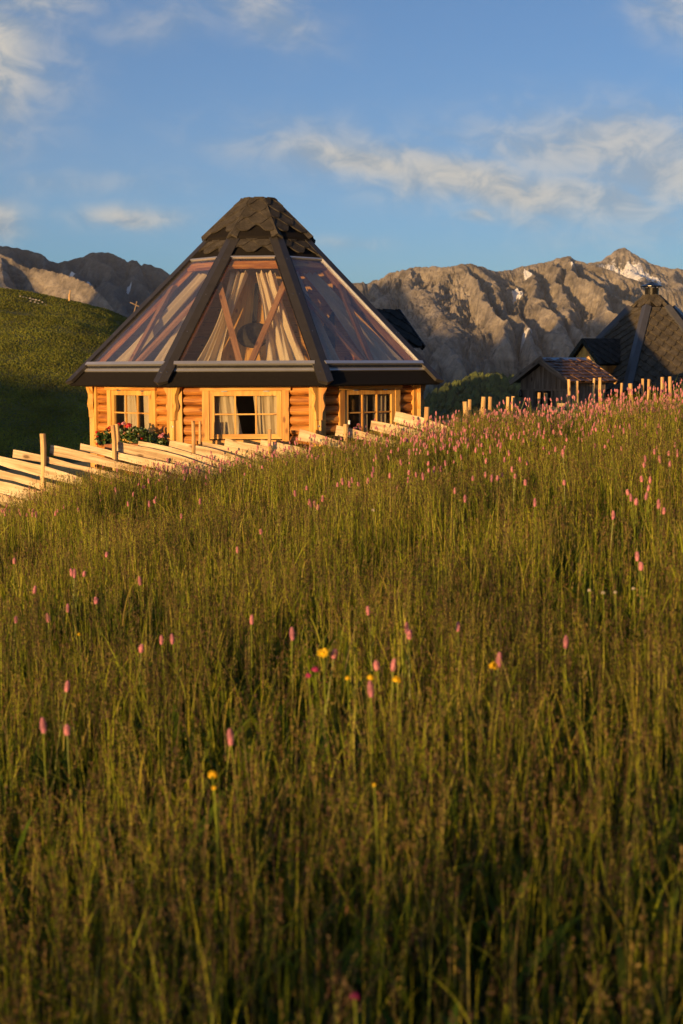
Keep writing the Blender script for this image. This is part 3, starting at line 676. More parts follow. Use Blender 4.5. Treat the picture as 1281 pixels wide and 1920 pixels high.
            for b in range(rows_):
                for a in range(nn_):
                    cm.poly([cp(a, b + 1), cp(a + 1, b + 1), cp(a + 1, b), cp(a, b)], None, 0, True)
            cm.build('curtain', CURTAIN, win, weld=True)
# corners: flat pilaster boards and wavy brackets standing on past the corner
for i in range(8):
    P = Vector((HC.x, HC.y, 0)) + cdir(i) * RW
    pm = MB()
    fl, frr = i - 1, i     # face left and right of this corner (face k lies between corner k and k+1)
    for (f_, sg) in ((fl, 1), (frr, -1)):
        n, sd = fdir(f_), fside(f_)
        pm.box(P - sd * sg * 0.055 + n * 0.038 + UP * ((WTOP + GZ0) / 2), (UP, sd, n), (WTOP - GZ0, 0.085, 0.05))
    cp_ = pm.build('corner_post', PINE_PALE, hut)
    for (f_, sg) in ((fl, 1), (frr, -1)):
        n, sd = fdir(f_), fside(f_); e = sd * sg
        bm_ = MB(); zt = WTOP + 0.0
        prof = [(0.0, 0.0), (0.150, 0.0), (0.150, -0.02), (0.128, -0.07), (0.098, -0.12), (0.094, -0.17), (0.108, -0.22), (0.118, -0.26), (0.108, -0.30), (0.088, -0.34), (0.083, -0.40), (0.083, -0.44), (0.0, -0.44)]
        pts = [P + e * (s_ - 0.01) + n * 0.018 + UP * (zt + z_) for s_, z_ in prof]
        if sg < 0: pts = pts[::-1]
        bm_.prism(pts, n * 0.05, 0, UP)
        bm_.build('bracket', PINE_PALE, cp_)
        lm = MB(); lm.box(P + e * 0.024 + n * 0.043 + UP * ((zt - 0.445 + GZ0) / 2), (UP, sd, n), (zt - 0.445 - GZ0, 0.066, 0.05)); lm.build('lower_post', PINE_PALE, cp_)
        bo = MB(); q = P + e * 0.022 + n * 0.068 + UP * (zt - 0.52); bo.tube([q, q + n * 0.012], [0.014, 0.012], 10); bo.build('bolt', CHROME, cp_)

ae = RE * math.cos(R(22.5)); rise = AZ - EZ; SLEN = math.hypot(ae, rise)
def face_frame(i):
    n, sd = fdir(i), fside(i)
    O = Vector((HC.x, HC.y, EZ)) + n * ae
    ey = (Vector((HC.x, HC.y, AZ)) - O).normalized(); return O, sd, ey, sd.cross(ey)
halfw = lambda t: RE * math.sin(R(22.5)) * (1 - t / SLEN)
TS, TG0, TG1, TC = 0.235, 0.285, 0.618 * SLEN, 0.755 * SLEN
for i in range(8):
    O, ex, ey, nz = face_frame(i); glazed = i in (0, 1, 2)
    P = lambda s, t, z=0.0: O + ex * s + ey * t + nz * z
    em = MB(); em.prism([P(-halfw(0), 0, -0.03), P(halfw(0), 0, -0.03), P(halfw(TS), TS, -0.03), P(-halfw(TS), TS, -0.03)], nz * 0.03, 0, ex)
    em.build('eave_strip', FELT, hut)
    # soffit board under the overhang
    sf = MB(); n = fdir(i)
    a_, b_ = Vector((HC.x, HC.y, 0)) + n * (ae - 0.03), Vector((HC.x, HC.y, 0)) + n * (aw - 0.08)
    sf.poly([a_ - ex * (halfw(0) - 0.02) + UP * (EZ - 0.008), b_ - ex * (hw - 0.03) + UP * (EZ + 0.004), b_ + ex * (hw - 0.03) + UP * (EZ + 0.004), a_ + ex * (halfw(0) - 0.02) + UP * (EZ - 0.008)])
    sf.build('soffit', PINE, hut)
    if glazed:
        fr_ = MB()
        w0 = halfw(TG0) - 0.05
        fr_.box(P(0, TS + 0.022, 0.012), (ex, ey, nz), (2 * halfw(TS) - 0.06, 0.050, 0.02))           # flashing strip
        fr_.box(P(0, TG0 + 0.002, 0.020), (ex, ey, nz), (2 * w0 - 0.02, 0.022, 0.05), 1)                # dark step
        fr_.box(P(0, TG0 + 0.045, 0.050), (ex, ey, nz), (2 * w0 - 0.04, 0.050, 0.045))                  # sill rail
        for s_ in (-1, 1):
            fr_.beam(P(s_ * (halfw(TG0) - 0.095), TG0 + 0.03, 0.046), P(s_ * (halfw(TG1) - 0.095), TG1, 0.046), 0.028, 0.03, nz, 0 if (i == 2 and s_ > 0) else 1)  # one rail in bright aluminium, standing for a highlight on the right edge
        fr_.box(P(0, TG1 + 0.012, 0.042), (ex, ey, nz), (2 * halfw(TG1) - 0.12, 0.024, 0.03))
        gz = fr_.build('roof_window', [ALU, BLACKMETAL], hut)
        pm = MB(); pm.poly([P(-halfw(TG0) + 0.08, TG0 + 0.03, 0.036), P(halfw(TG0) - 0.08, TG0 + 0.03, 0.036), P(halfw(TG1) - 0.08, TG1 + 0.01, 0.036), P(-halfw(TG1) + 0.08, TG1 + 0.01, 0.036)])
        pm.build('pane', ROOFGLASS, gz)
        # wooden frame inside: rails, V braces
        for (t_, hh_) in ((TG1 - 0.055, 0.10), (TG0 + 0.05, 0.06)):
            rb = MB(); rb.box(P(0, t_, -0.035), (ex, ey, nz), (2 * halfw(t_) - 0.10, hh_, 0.05)); rb.build('rail', PINE, gz)
        tb = TG0 + 0.80 * (TG1 - TG0)
        for s_ in (-1, 1):
            rb = MB(); rb.beam(P(s_ * 0.05, TG0 + 0.06, -0.05), P(s_ * (halfw(tb) - 0.07), tb, -0.05), 0.075, 0.05, nz); rb.build('brace', RAFTER, gz)
        # curtains hung from the top rail, drawn to the sides
        for s_ in (-1, 1):
            cm = MB(); nn_, rows_ = 60, 18
            tops = (0.08, 0.40) if s_ > 0 else (0.22, 0.44)
            def cp(a, b):
                t = a / nn_; zz = b / rows_
                bi, bo_ = (0.30 if s_ > 0 else 0.40), 0.93 + 0.05 * s_
                wt, wb_ = halfw(TG1) - 0.06, halfw(TG0) - 0.10
                si = (tops[0] * wt) * (1 - zz) + (bi * wb_) * zz + 0.05 * math.sin(zz * math.pi)
                so_ = (min(0.95, tops[1] * 2.1) * wt) * (1 - zz) + (bo_ * wb_) * zz - 0.10 * math.sin(zz * math.pi) * (1 if s_ < 0 else 0.3)
                s0_ = si + (so_ - si) * t
                w1 = math.sin(t * 15 + 2.2 * math.sin(zz * 2.1 + i + s_) + s_); w2 = math.sin(t * 27 + 3.0 * math.sin(zz * 1.7 + 2 * s_ + i * 1.3)); w3 = math.sin(t * 49 + zz * 5)
                return P(s_ * s0_, TG1 - 0.06 + (TG0 + 0.07 - TG1) * zz, -0.17 + (0.022 + 0.035 * zz) * w1 + 0.018 * w2 + 0.006 * w3)
            for b in range(rows_):
                for a in range(nn_): cm.poly([cp(a, b + 1), cp(a + 1, b + 1), cp(a + 1, b), cp(a, b)], None, 0, True)
            cm.build('curtain', CURTAIN, gz, weld=True)
        bs = MB(); ol = [(-halfw(TG1 + 0.02) + 0.03, TG1 + 0.025), (halfw(TG1 + 0.02) - 0.03, TG1 + 0.025), (halfw(TC), TC), (-halfw(TC), TC)]
        bs.box(P(0, TG1 + 0.04, 0.03), (ex, ey, nz), (2 * halfw(TG1) - 0.14, 0.06, 0.025), 1)
        shingles(bs, P(0, 0, 0.022), ex, ey, [(s_, t_) for s_, t_ in ol], 0.33, 0.115, mi=0, base_mi=1, start=0.085, phase=0.0, lift=0.022)
        bs.build('shingle_band', [SHINGLE1, FELT], hut)
    else:
        ss = MB(); shingles(ss, P(0, 0, 0.004), ex, ey, [(-halfw(TS), TS), (halfw(TS), TS), (halfw(TC), TC), (-halfw(TC), TC)], 0.33, 0.135)
        ss.build('shingled_slope', SHINGLE, hut)
        lm = MB(); k_ = 9
        for a in range(k_):
            t0, t1 = 0.08 + (TC - 0.08) * a / k_, 0.08 + (TC - 0.08) * (a + 1) / k_
            ou = random.random() * 30
            lm.poly([P(-halfw(t0) + 0.05, t0, -0.05), P(-halfw(t1) + 0.05, t1 - 0.004, -0.05), P(halfw(t1) - 0.05, t1 - 0.004, -0.05), P(halfw(t0) - 0.05, t0, -0.05)], [(ou - 1, t0), (ou - 1, t1), (ou + 1, t1), (ou + 1, t0)])
        lm.build('lining', LINING, hut)
apex = Vector((HC.x, HC.y, AZ))
for i in range(8):
    c = Vector((HC.x, HC.y, EZ)) + cdir(i) * RE
    # rafter inside
    nl, nr = face_frame(i - 1), face_frame(i)
    d = (apex - c).normalized(); nm = (nl[3] + nr[3]).normalized()
    rf = MB(); rf.beam(c + d * 0.30 - nm * 0.07, c + d * (0.80 * (apex - c).length) - nm * 0.07, 0.085, 0.11, nm); rf.build('rafter', PINE, hut)
    # folded metal cap over the hip: two flanges and down-turned edges
    hm = MB(); t0, t1 = -0.02, (TC / SLEN) * (apex - c).length + 0.03
    A, B = c + d * t0 + nm * 0.066, c + d * t1 + nm * 0.066
    for (ff_, sg) in ((nl, -1), (nr, 1)):
        exx, nzz = ff_[1], ff_[3]
        acr = (exx - d * exx.dot(d)); acr = acr - nzz * acr.dot(nzz); acr = acr.normalized() * sg
        wd = 0.108
        q = [A, B, B + acr * wd, A + acr * wd + d * wd * 0.62]
        if sg > 0: q = [q[0], q[3], q[2], q[1]]
        hm.poly(q)
        q2 = [q[-2 if sg < 0 else 1], q[-1 if sg < 0 else 2]]
        lo = [p_ - nzz * 0.045 for p_ in q2]
        hm.poly([q2[0], lo[0], lo[1], q2[1]])
        e0 = A + acr * wd + d * wd * 0.62
        hm.poly([A, e0, e0 - nzz * 0.045, A - nm * 0.05])
        hm.poly([B, B + acr * wd, B + acr * wd - nzz * 0.045, B - nm * 0.05])
    hc = hm.build('hip_cap', HIPMETAL, hut)
    sc_ = MB(); 
    for k_ in (0.07, 0.32, 0.56, 0.8, 0.97):
        for (ff_, sg) in ((nl, -1), (nr, 1)):
            exx, nzz = ff_[1], ff_[3]; acr = (exx - d * exx.dot(d)); acr = (acr - nzz * acr.dot(nzz)).normalized() * sg
            q = A + (B - A) * k_ + acr * 0.045; sc_.tube([q - nzz * 0.004, q + nzz * 0.005], [0.007, 0.006], 6)
    sc_.build('screw', CHROME, hc)
# cap: shingled skirt with its own eight slopes, and a low lid
RC, ZC, RT, ZT = 0.815, 1.785, 0.232, 2.345
capm = MB(); lid = MB()
def capf(i): return fdir(i), fside(i)
ac, at_r = RC * math.cos(R(22.5)), RT * math.cos(R(22.5))
for i in range(8):
    n, sd = capf(i); O = Vector((HC.x, HC.y, ZC)) + n * ac; T = Vector((HC.x, HC.y, ZT)) + n * at_r
    ey = (T - O).normalized(); ln = (T - O).length; wb_, wt = RC * math.sin(R(22.5)), RT * math.sin(R(22.5))
    shingles(capm, O, sd, ey, [(-wb_, 0), (wb_, 0), (wt, ln), (-wt, ln)], 0.34, 0.135, mi=0, base_mi=1, start=0.075, phase=0.17, lift=0.022)
    capm.poly([O - sd * wb_, O + sd * wb_, O + sd * wb_ - UP * 0.05, O - sd * wb_ - UP * 0.05][::-1], None, 1)
    capm.poly([O + sd * wb_ - UP * 0.05, O - sd * wb_ - UP * 0.05, Vector((HC.x, HC.y, ZC - 0.03))], None, 1)
    cdl = cdir(i); a_ = Vector((HC.x, HC.y, ZC)) + cdl * RC; b_ = Vector((HC.x, HC.y, ZT)) + cdl * RT; d = (b_ - a_).normalized(); nm = (cdl * 0.75 + UP).normalized()
    nl, nr = fdir(i - 1), fdir(i); sl_, sr_ = fside(i - 1), fside(i)
    for (s_, sg) in ((sl_, -1), (sr_, 1)):
        acr = (s_ - d * s_.dot(d)).normalized() * sg
        q0, q1 = a_ - d * 0.012 + nm * 0.045, b_ + nm * 0.03
        lo0, lo1 = a_ - d * 0.012 + acr * 0.085 + nm * 0.012, b_ + acr * 0.05 + nm * 0.012
        q = [q0, lo0, lo1, q1] if sg > 0 else [q0, q1, lo1, lo0]
        capm.poly(q, None, 0); e = [q0, a_, lo0 - nm * 0.03, lo0]; capm.poly(e, None, 0)
    lid.poly([Vector((HC.x, HC.y, ZT)) + cdir(i) * (RT + 0.022), Vector((HC.x, HC.y, ZT)) + cdir(i + 1) * (RT + 0.022), Vector((HC.x, HC.y, ZT + 0.045))], None, 0)
    lid.poly([Vector((HC.x, HC.y, ZT)) + cdir(i) * (RT + 0.022), Vector((HC.x, HC.y, ZT - 0.05)) + cdir(i) * (RT + 0.036), Vector((HC.x, HC.y, ZT - 0.05)) + cdir(i + 1) * (RT + 0.036), Vector((HC.x, HC.y, ZT)) + cdir(i + 1) * (RT + 0.022)], None, 0)
cap = capm.build('cap', [SHINGLE1, FELT], hut); lid.build('lid', SHINGLE1, cap)
# dormer roof over the entrance at the back
dn, dsd = fdir(4), fside(4)
dn = Vector((math.sin(R(133)), -math.cos(R(133)), 0)); dsd = Vector((dn.y, -dn.x, 0))
if dsd.y > 0: dsd = -dsd
dm = MB(); HB = Vector((HC.x, HC.y, 0))
for s_, sg in ((dsd, 1), (-dsd, -1)):
    rid = HB + dn * 2.78 + UP * 0.86; eav = HB + dn * 2.78 + s_ * 0.56 + UP * 0.28
    ey = (rid - eav).normalized(); exx = dn if sg < 0 else -dn
    if exx.cross(ey).z < 0: exx = -exx
    O = eav; o2 = 0 if exx.dot(dn) < 0 else -1.3
    ln = (rid - eav).length
    ol = [(0 + o2, 0), (1.3 + o2, 0), (1.3 + o2, ln), (0 + o2, ln)]
    shingles(dm, O, exx, ey, ol, 0.30, 0.145)
    dm.beam(eav + UP * 0.0 + dn * 0.01, rid + dn * 0.01, 0.03, 0.09, UP, 1)
dm.build('dormer', [SHINGLE2, BLACKMETAL], hut)
dw = MB()
dw.prism([HB + dn * 2.6 + UP * 0.82, HB + dn * 2.6 + dsd * 0.48 + UP * 0.30, HB + dn * 2.6 + dsd * 0.48 + UP * GZ0, HB + dn * 2.6 - dsd * 0.48 + UP * GZ0, HB + dn * 2.6 - dsd * 0.48 + UP * 0.30], -dn * 0.5, 0, UP)
dw.build('entrance_wall', PINE, hut)
fl_ = MB(); fl_.poly([Vector((HC.x, HC.y, -1.25)) + cdir(i) * (RW - 0.1) for i in range(8)]); fl_.build('floor', INTWALL, hut)
# inner boards, and an added dark disc with strip standing for a round shadow
O, ex, ey, nz = face_frame(1)
pa = MB(); tb0, tb1 = TG0 + 0.02, TG1 + 0.15
for k in range(9):
    a, b = -0.47 + k * 0.105, -0.47 + (k + 1) * 0.105 - 0.004
    pa.prism([O + ex * a + ey * tb0 - nz * 0.44, O + ex * b + ey * tb0 - nz * 0.44, O + ex * b * 0.55 + ey * tb1 - nz * 0.44, O + ex * a * 0.55 + ey * tb1 - nz * 0.44], -nz * 0.02, 0, ey)
pa.build('partition', LINING, hut)
discc = O + ex * 0.03 + ey * (TG0 + 0.50 * (TG1 - TG0)) - nz * 0.435
disct = empty('shadow_disc', discc, 'dark disc standing for the round shadow behind the middle roof glazing', 'shadow disc')
hd = MB(); hd.tube([discc, discc + nz * 0.03, discc + nz * 0.09, discc + nz * 0.12], [0.225, 0.22, 0.15, 0.05], 24); hd.build('shadow_dome', BLACK, disct)
pp = MB(); pp.beam(discc + nz * 0.03 + ey * 0.22, discc + nz * 0.03 + ey * 0.95, 0.06, 0.05, nz); pp.build('added_strip', BLACK, disct)

# ------------------------------------------------------------------ second hut
K = Vector((at(1222, 560, 30).x, 30.0, 0)); KE, KA, KR = -0.56, 1.60, 2.16
k2 = empty('shingled_hut', (K.x, K.y, -1.6), 'six sided dark shingled hut with a metal chimney cowl, half in shadow behind the shed', 'hut')
ka0 = R(-24.4)
kc = lambda i: Vector((math.sin(ka0 + R(60 * i)), -math.cos(ka0 + R(60 * i)), 0))
kf = lambda i: Vector((math.sin(ka0 + R(60 * i + 30)), -math.cos(ka0 + R(60 * i + 30)), 0))
kapex = Vector((K.x, K.y, KA))
kae = KR * math.cos(R(30))
KS = math.hypot(kae, KA - KE); kt = KS * 0.80
for i in range(6):
    n = kf(i); sd = Vector((-n.y, n.x, 0)); O = Vector((K.x, K.y, KE)) + n * kae; ey = (kapex - O).normalized()
    hw0, hw1 = KR * 0.5, KR * 0.5 * (1 - kt / KS)
    mb = MB(); shingles(mb, O, sd, ey, [(-hw0, 0), (hw0, 0), (hw1, kt), (-hw1, kt)], 0.26, 0.135, lift=0.045)
    mb.build('shingled_slope', SHINGLE, k2)
    wl = MB(); ww = 1.84; cc = Vector((K.x, K.y, 0)) + n * ww * math.cos(R(30)); z = KE - 0.0
    while z > -1.6:
        log_course(wl, cc, sd, n, -ww / 2, ww / 2, max(z - 0.13, -1.6), z); z -= 0.13
    wl.build('log_wall', PINE, k2)
    c = Vector((K.x, K.y, KE)) + kc(i) * KR; d = (kapex - c).normalized(); ln = (kapex - c).length
    nl = kf(i - 1); nr = kf(i)
    hm = MB(); nm = (kc(i) * 0.8 + UP).normalized(); A, B = c + nm * 0.115, c + d * ln * 0.80 + nm * 0.115
    for (fn, sg) in ((nl, -1), (nr, 1)):
        s_ = Vector((-fn.y, fn.x, 0)); acr = (s_ - d * s_.dot(d)).normalized() * sg; lo = -nm * 0.025
        q = [A, A + acr * 0.105 + lo, B + acr * 0.105 + lo, B] if sg > 0 else [A, B, B + acr * 0.105 + lo, A + acr * 0.105 + lo]
        hm.poly(q); hm.poly([q[1] if sg > 0 else q[3], q[2], q[2] - nm * 0.05, (q[1] if sg > 0 else q[3]) - nm * 0.05])
    hm.build('hip_cap', RIBMETAL, k2)
cm2 = MB()
cR, cz, cT, ctz = 0.46, 1.165, 0.16, 1.44
for i in range(6):
    n = kf(i); sd = Vector((-n.y, n.x, 0)); O = Vector((K.x, K.y, cz)) + n * cR * 0.866; T = Vector((K.x, K.y, ctz)) + n * cT * 0.866; ey = (T - O).normalized(); ln = (T - O).length
    shingles(cm2, O, sd, ey, [(-cR / 2, 0), (cR / 2, 0), (cT / 2, ln), (-cT / 2, ln)], 0.25, 0.15, mi=0, base_mi=1, start=0.03)
    cm2.poly([O - sd * cR / 2, O + sd * cR / 2, Vector((K.x, K.y, cz + 0.02))], None, 1)
    a_ = Vector((K.x, K.y, cz)) + kc(i) * cR; b_ = Vector((K.x, K.y, ctz)) + kc(i) * cT; d = (b_ - a_).normalized(); nm = (kc(i) + UP).normalized()
    for (fn, sg) in ((kf(i - 1), -1), (kf(i), 1)):
        s_ = Vector((-fn.y, fn.x, 0)); acr = (s_ - d * s_.dot(d)).normalized() * sg
        q = [a_ + nm * 0.04, a_ + acr * 0.07 + nm * 0.015, b_ + acr * 0.05 + nm * 0.015, b_ + nm * 0.03]; cm2.poly(q if sg > 0 else q[::-1], None, 0)
cm2.build('cap', [SHINGLE, FELT], k2)
ch = MB(); kz = ctz - 0.02; kp = Vector((K.x, K.y, 0))
ch.tube([kp + UP * (kz - 0.02), kp + UP * (kz + 0.02)], [0.19, 0.15], 18); ch.tube([kp + UP * kz, kp + UP * (kz + 0.185)], [0.135, 0.148], 20)
chim = ch.build('chimney', BLACKMETAL, k2)
cw = MB(); cw.tube([kp + UP * (kz + 0.215), kp + UP * (kz + 0.222), kp + UP * (kz + 0.275), kp + UP * (kz + 0.315)], [0.235, 0.235, 0.10, 0.01], 22)
for a in range(4):
    dd = Vector((math.cos(a * 1.571 + 0.9), math.sin(a * 1.571 + 0.9), 0)); cw.beam(kp + dd * 0.13 + UP * (kz + 0.12), kp + dd * 0.165 + UP * (kz + 0.22), 0.022, 0.008, dd)
cw.build('cowl', BLACKMETAL, chim)
# gabled dormer on its left slope
dn2 = Vector((math.sin(R(-54.4)), -math.cos(R(-54.4)), 0)); ds2 = Vector((-dn2.y, dn2.x, 0)); KB = Vector((K.x, K.y, 0))
dm = MB(); rz, ez, hw2, ro = 0.53, 0.03, 0.47, 2.0
for sg in (1, -1):
    rid = KB + dn2 * ro + UP * rz; eav = KB + dn2 * ro + ds2 * sg * hw2 + UP * ez; ey = (rid - eav).normalized()
    exx = -dn2 if (-dn2).cross(ey).z > 0 else dn2; o2 = 0 if exx.dot(dn2) < 0 else -1.25; ln = (rid - eav).length
    shingles(dm, eav, exx, ey, [(o2, 0), (o2 + 1.25, 0), (o2 + 1.25, ln), (o2, ln)], 0.25, 0.135)
    dm.beam(eav - UP * 0.02 - ds2 * sg * -0.02, rid - UP * 0.02, 0.03, 0.08, UP, 1)
dorm = dm.build('dormer', [SHINGLE2, BLACKMETAL], k2)
gb = MB(); 
for k in range(8):
    s0, s1 = -0.40 + k * 0.1, -0.40 + (k + 1) * 0.1 - 0.006
    zt = lambda s: rz - 0.06 - (rz - ez) / hw2 * abs(s)
    gb.prism([KB + dn2 * (ro - 0.1) + ds2 * s0 + UP * -1.2, KB + dn2 * (ro - 0.1) + ds2 * s1 + UP * -1.2, KB + dn2 * (ro - 0.1) + ds2 * s1 + UP * zt(s1), KB + dn2 * (ro - 0.1) + ds2 * s0 + UP * zt(s0)], -dn2 * 0.02, 0, UP)
gb.build('gable_wall', LINING, dorm)
sdm = MB()
for sg in (1, -1): sdm.box(KB + dn2 * 1.4 + ds2 * sg * 0.40 + UP * -0.6, (UP, dn2, ds2), (1.2, 1.0, 0.03))
sdm.build('side_wall', PINE, dorm)

# ------------------------------------------------------------------ shed
SC = at(1063, 745, 23.4); PH = R(45)
sn = Vector((-math.sin(PH), -math.cos(PH), 0)); st = Vector((-math.cos(PH), math.sin(PH), 0)); sdn = Vector((math.sin(PH), math.cos(PH), 0))
shed = empty('wooden_shed', (SC.x, SC.y, -1.5), 'small weathered wooden shed with rusty gable roof behind the fence posts', 'shed')
SW, SLN = 0.95, 1.10; C0 = Vector((SC.x, SC.y, 0))
SE = at(1060, 711, 23.4).z; SR = at(1006, 674, 23.8).z - 0.03; SB = -1.5
# gable wall boards
gm = MB(); nbd = 9
for k in range(nbd):
    a, b = SW * k / nbd, SW * (k + 1) / nbd - 0.004
    zt = lambda s: SE + (SR - SE) * (1 - abs(s - SW / 2) / (SW / 2)) - 0.03
    o = sn * random.uniform(0, 0.008)
    zm = SE - 0.17
    gm.prism([C0 + o + st * a + UP * zm, C0 + o + st * a + UP * zt(a), C0 + o + st * (a + b) / 2 + UP * zt((a + b) / 2), C0 + o + st * b + UP * zt(b), C0 + o + st * b + UP * zm], -sn * 0.03, 0, UP)
    if not (0.29 < (a + b) / 2 < 0.66): gm.box(C0 - sn * 0.02 + st * (a + b) / 2 + UP * ((zm - 0.012 + SB) / 2), (UP, st, sn), (zm - 0.012 - SB, b - a, 0.028))
    else: gm.box(C0 - sn * 0.02 + st * (a + b) / 2 + UP * ((zm - 0.27 + SB) / 2), (UP, st, sn), (zm - 0.27 - SB, b - a, 0.028))
gm.box(C0 + sn * 0.006 + st * SW / 2 + UP * (zm - 0.006), (st, UP, sn), (SW + 0.03, 0.03, 0.02))
gm.build('gable_wall', GREYWOOD, shed)
lw = MB()
for k in range(10):
    a, b = SLN * k / 10, SLN * (k + 1) / 10 - 0.005
    lw.box(C0 + sdn * (a + b) / 2 - st * (-0.0) + st * 0.015 + st * random.uniform(-0.004, 0.004) + UP * ((SE + SB) / 2), (UP, sdn, st), (SE - SB, b - a, 0.026))
lw.build('side_wall', GREYWOOD, shed)
bw = MB(); bw.prism([C0 + sdn * SLN + st * 0 + UP * SB, C0 + sdn * SLN + UP * SE, C0 + sdn * SLN + st * SW / 2 + UP * SR, C0 + sdn * SLN + st * SW + UP * SE, C0 + sdn * SLN + st * SW + UP * SB], -sdn * 0.03, 0, UP)
bw.box(C0 + st * (SW - 0.015) + sdn * SLN / 2 + UP * ((SE + SB) / 2), (UP, sdn, st), (SE - SB, SLN - 0.08, 0.026)); bw.build('back_wall', GREYWOOD, shed)
wf = MB(); wc = C0 + sn * 0.006 + st * 0.475 + UP * (zm - 0.145)
for s_ in (-1, 1): wf.box(wc + st * s_ * 0.185, (UP, st, sn), (0.30, 0.035, 0.03)); wf.box(wc + UP * s_ * 0.132, (st, UP, sn), (0.335, 0.03, 0.03))
wf.box(wc, (UP, st, sn), (0.235, 0.014, 0.016)); wf.box(wc, (st, UP, sn), (0.335, 0.013, 0.014)); sw = wf.build('window', GREYWOOD, shed)
wp = MB(); wp.poly([wc - sn * 0.012 + st * a + UP * b for a, b in ((0.17, -0.12), (-0.17, -0.12), (-0.17, 0.12), (0.17, 0.12))]); wp.build('pane', WINGLASS, sw)
OVg, OVe = 0.12, 0.13
for sg in (0, 1):
    # slope towards the viewer (sg 0, from ridge to the side wall) and the far one
    rid0 = C0 + st * SW / 2 + sn * OVg + UP * (SR + 0.03); dirn = (-st if sg == 0 else st)
    eav0 = rid0 + dirn * (SW / 2 + OVe) - UP * (SR - SE) * ((SW / 2 + OVe) / (SW / 2))
    ln = SLN + OVg + 0.14
    rm = MB(); rowsn = 7
    dn_ = (eav0 - rid0); nrm_ = dn_.cross(sdn).normalized(); nrm_ = nrm_ if nrm_.z > 0 else -nrm_
    for k in range(rowsn):
        p0 = rid0 + dn_ * (k / rowsn) + nrm_ * (0.004); p1 = rid0 + dn_ * ((k + 1.15) / rowsn) + nrm_ * 0.022
        x = 0.0
        while x < ln - 0.02:
            wd = min(random.uniform(0.10, 0.17), ln - x); j = nrm_ * random.uniform(0, 0.012); jl = dn_ * random.uniform(-0.012, 0.02)
            rm.prism([p0 + sdn * x + j, p1 + sdn * x + j + jl, p1 + sdn * (x + wd - 0.004) + j + jl, p0 + sdn * (x + wd - 0.004) + j], nrm_ * 0.012, 0, dn_); x += wd
    rm.prism([rid0, eav0, eav0 + sdn * ln, rid0 + sdn * ln], -nrm_ * 0.015, 0, sdn)
    rfo = rm.build('roof', RUST, shed)
    for q in (0.0, ln):
        bg_ = MB(); bg_.beam(rid0 + sdn * (q - 0.012) - dn_ * (0.10 if sg else 0.0) - UP * 0.012, eav0 + sdn * (q - 0.012) - UP * 0.012, 0.028, 0.085, nrm_); bg_.build('bargeboard', GREYWOOD if q == 0 else POSTWOOD, rfo)
rz_ = MB(); rq = C0 + st * SW / 2 + sn * (OVg - 0.08) + UP * (SR + 0.062)
rz_.prism([rq + st * 0.07 - UP * 0.045, rq, rq - st * 0.07 - UP * 0.045], sdn * (SLN + 0.15), 0, sdn); rz_.build('ridge_strip', ZINC, shed)
lt = MB(); lp = C0 + sn * 0.03 + st * (SW - 0.02) + UP * (zm - 0.13); lt.tube([lp, lp + UP * 0.02, lp + UP * 0.09, lp + UP * 0.12], [0.03, 0.035, 0.03, 0.012], 10); 
lt.beam(lp + UP * 0.12, lp + UP * 0.12 - sn * 0.04, 0.01, 0.01); lamp = lt.build('wall_lantern', BLACKMETAL); tag(lamp, 'tiny dark lantern on the left corner of the wooden shed', 'lantern')

# ------------------------------------------------------------------ slanted plank fence
fence = empty('plank_fence', (at(370, 830, 17.9).x, 17.9, -1.5), 'rustic fence of slanting pale split planks and paired round posts, running past the hut', 'fence')
def fdepth(u): return 17.35 + 0.55 * min(1, max(0, u / 370.0)) if u < 800 else 18.0
def post(u, v, y, dia, z0=-1.7, lean=0.0, lean_y=0.0):
    p = at(u, v, y); mb = MB(); r = dia / 2 / FPX * y
    n = 7; pts = [(p.x + lean * (z - p.z) * -1 + 0.006 * math.sin(k * 1.9 + u), y - lean_y * (z - p.z), z) for k, z in enumerate(np.linspace(min(z0, p.z - 0.7), p.z, n))]
    mb.tube(pts, [r * random.uniform(0.95, 1.12) for _ in range(n)], 9, 0, True, 0.10)
    return mb.build('post', POSTWOOD, fence)
for (u, v, dia, dy, ln) in [(81, 813, 10, -0.10, -0.02), (212, 797, 8, -0.09, 0.03), (220, 795, 8, 0.07, 0.02), (362, 789, 6.5, -0.08, 0.01), (375.5, 790, 5, 0.10, -0.05), (505, 805, 7, -0.09, 0.02),
        (648, 795, 7, -0.08, 0.02), (800, 763, 9.5, -0.08, 0.0), (716, 804, 6, 0.09, 0.0)]:
    post(u, v, fdepth(u) + dy, dia, -1.9, ln)
for (u, v, y, dia, ln) in [(873, 753, 18.6, 8, 0.01), (881, 749, 18.9, 6.5, 0.02), (906.5, 744, 19.4, 8.5, 0), (919, 744, 19.7, 7, 0.02), (952, 744, 20.3, 6, 0), (962.5, 743, 20.5, 7, 0.01), (1012, 736, 21.2, 5.5, -0.05), (1024.5, 737, 21.4, 6, -0.03),
        (1067.5, 711, 22.1, 5.5, 0), (1082, 714, 22.3, 6, 0.01), (1114, 709, 22.8, 5, -0.03), (1125.5, 708, 22.9, 6, 0.02), (1165.5, 718, 23.4, 5, 0), (1182, 719, 23.4, 6.5, 0.09), (1206, 710, 23.8, 5, -0.02), (1216.5, 711, 23.9, 5, -0.02), (1242, 707, 24.2, 5.5, -0.02), (1256.5, 706, 24.3, 5.5, 0.01)]:
    post(u, v, y, dia, -1.5, ln)
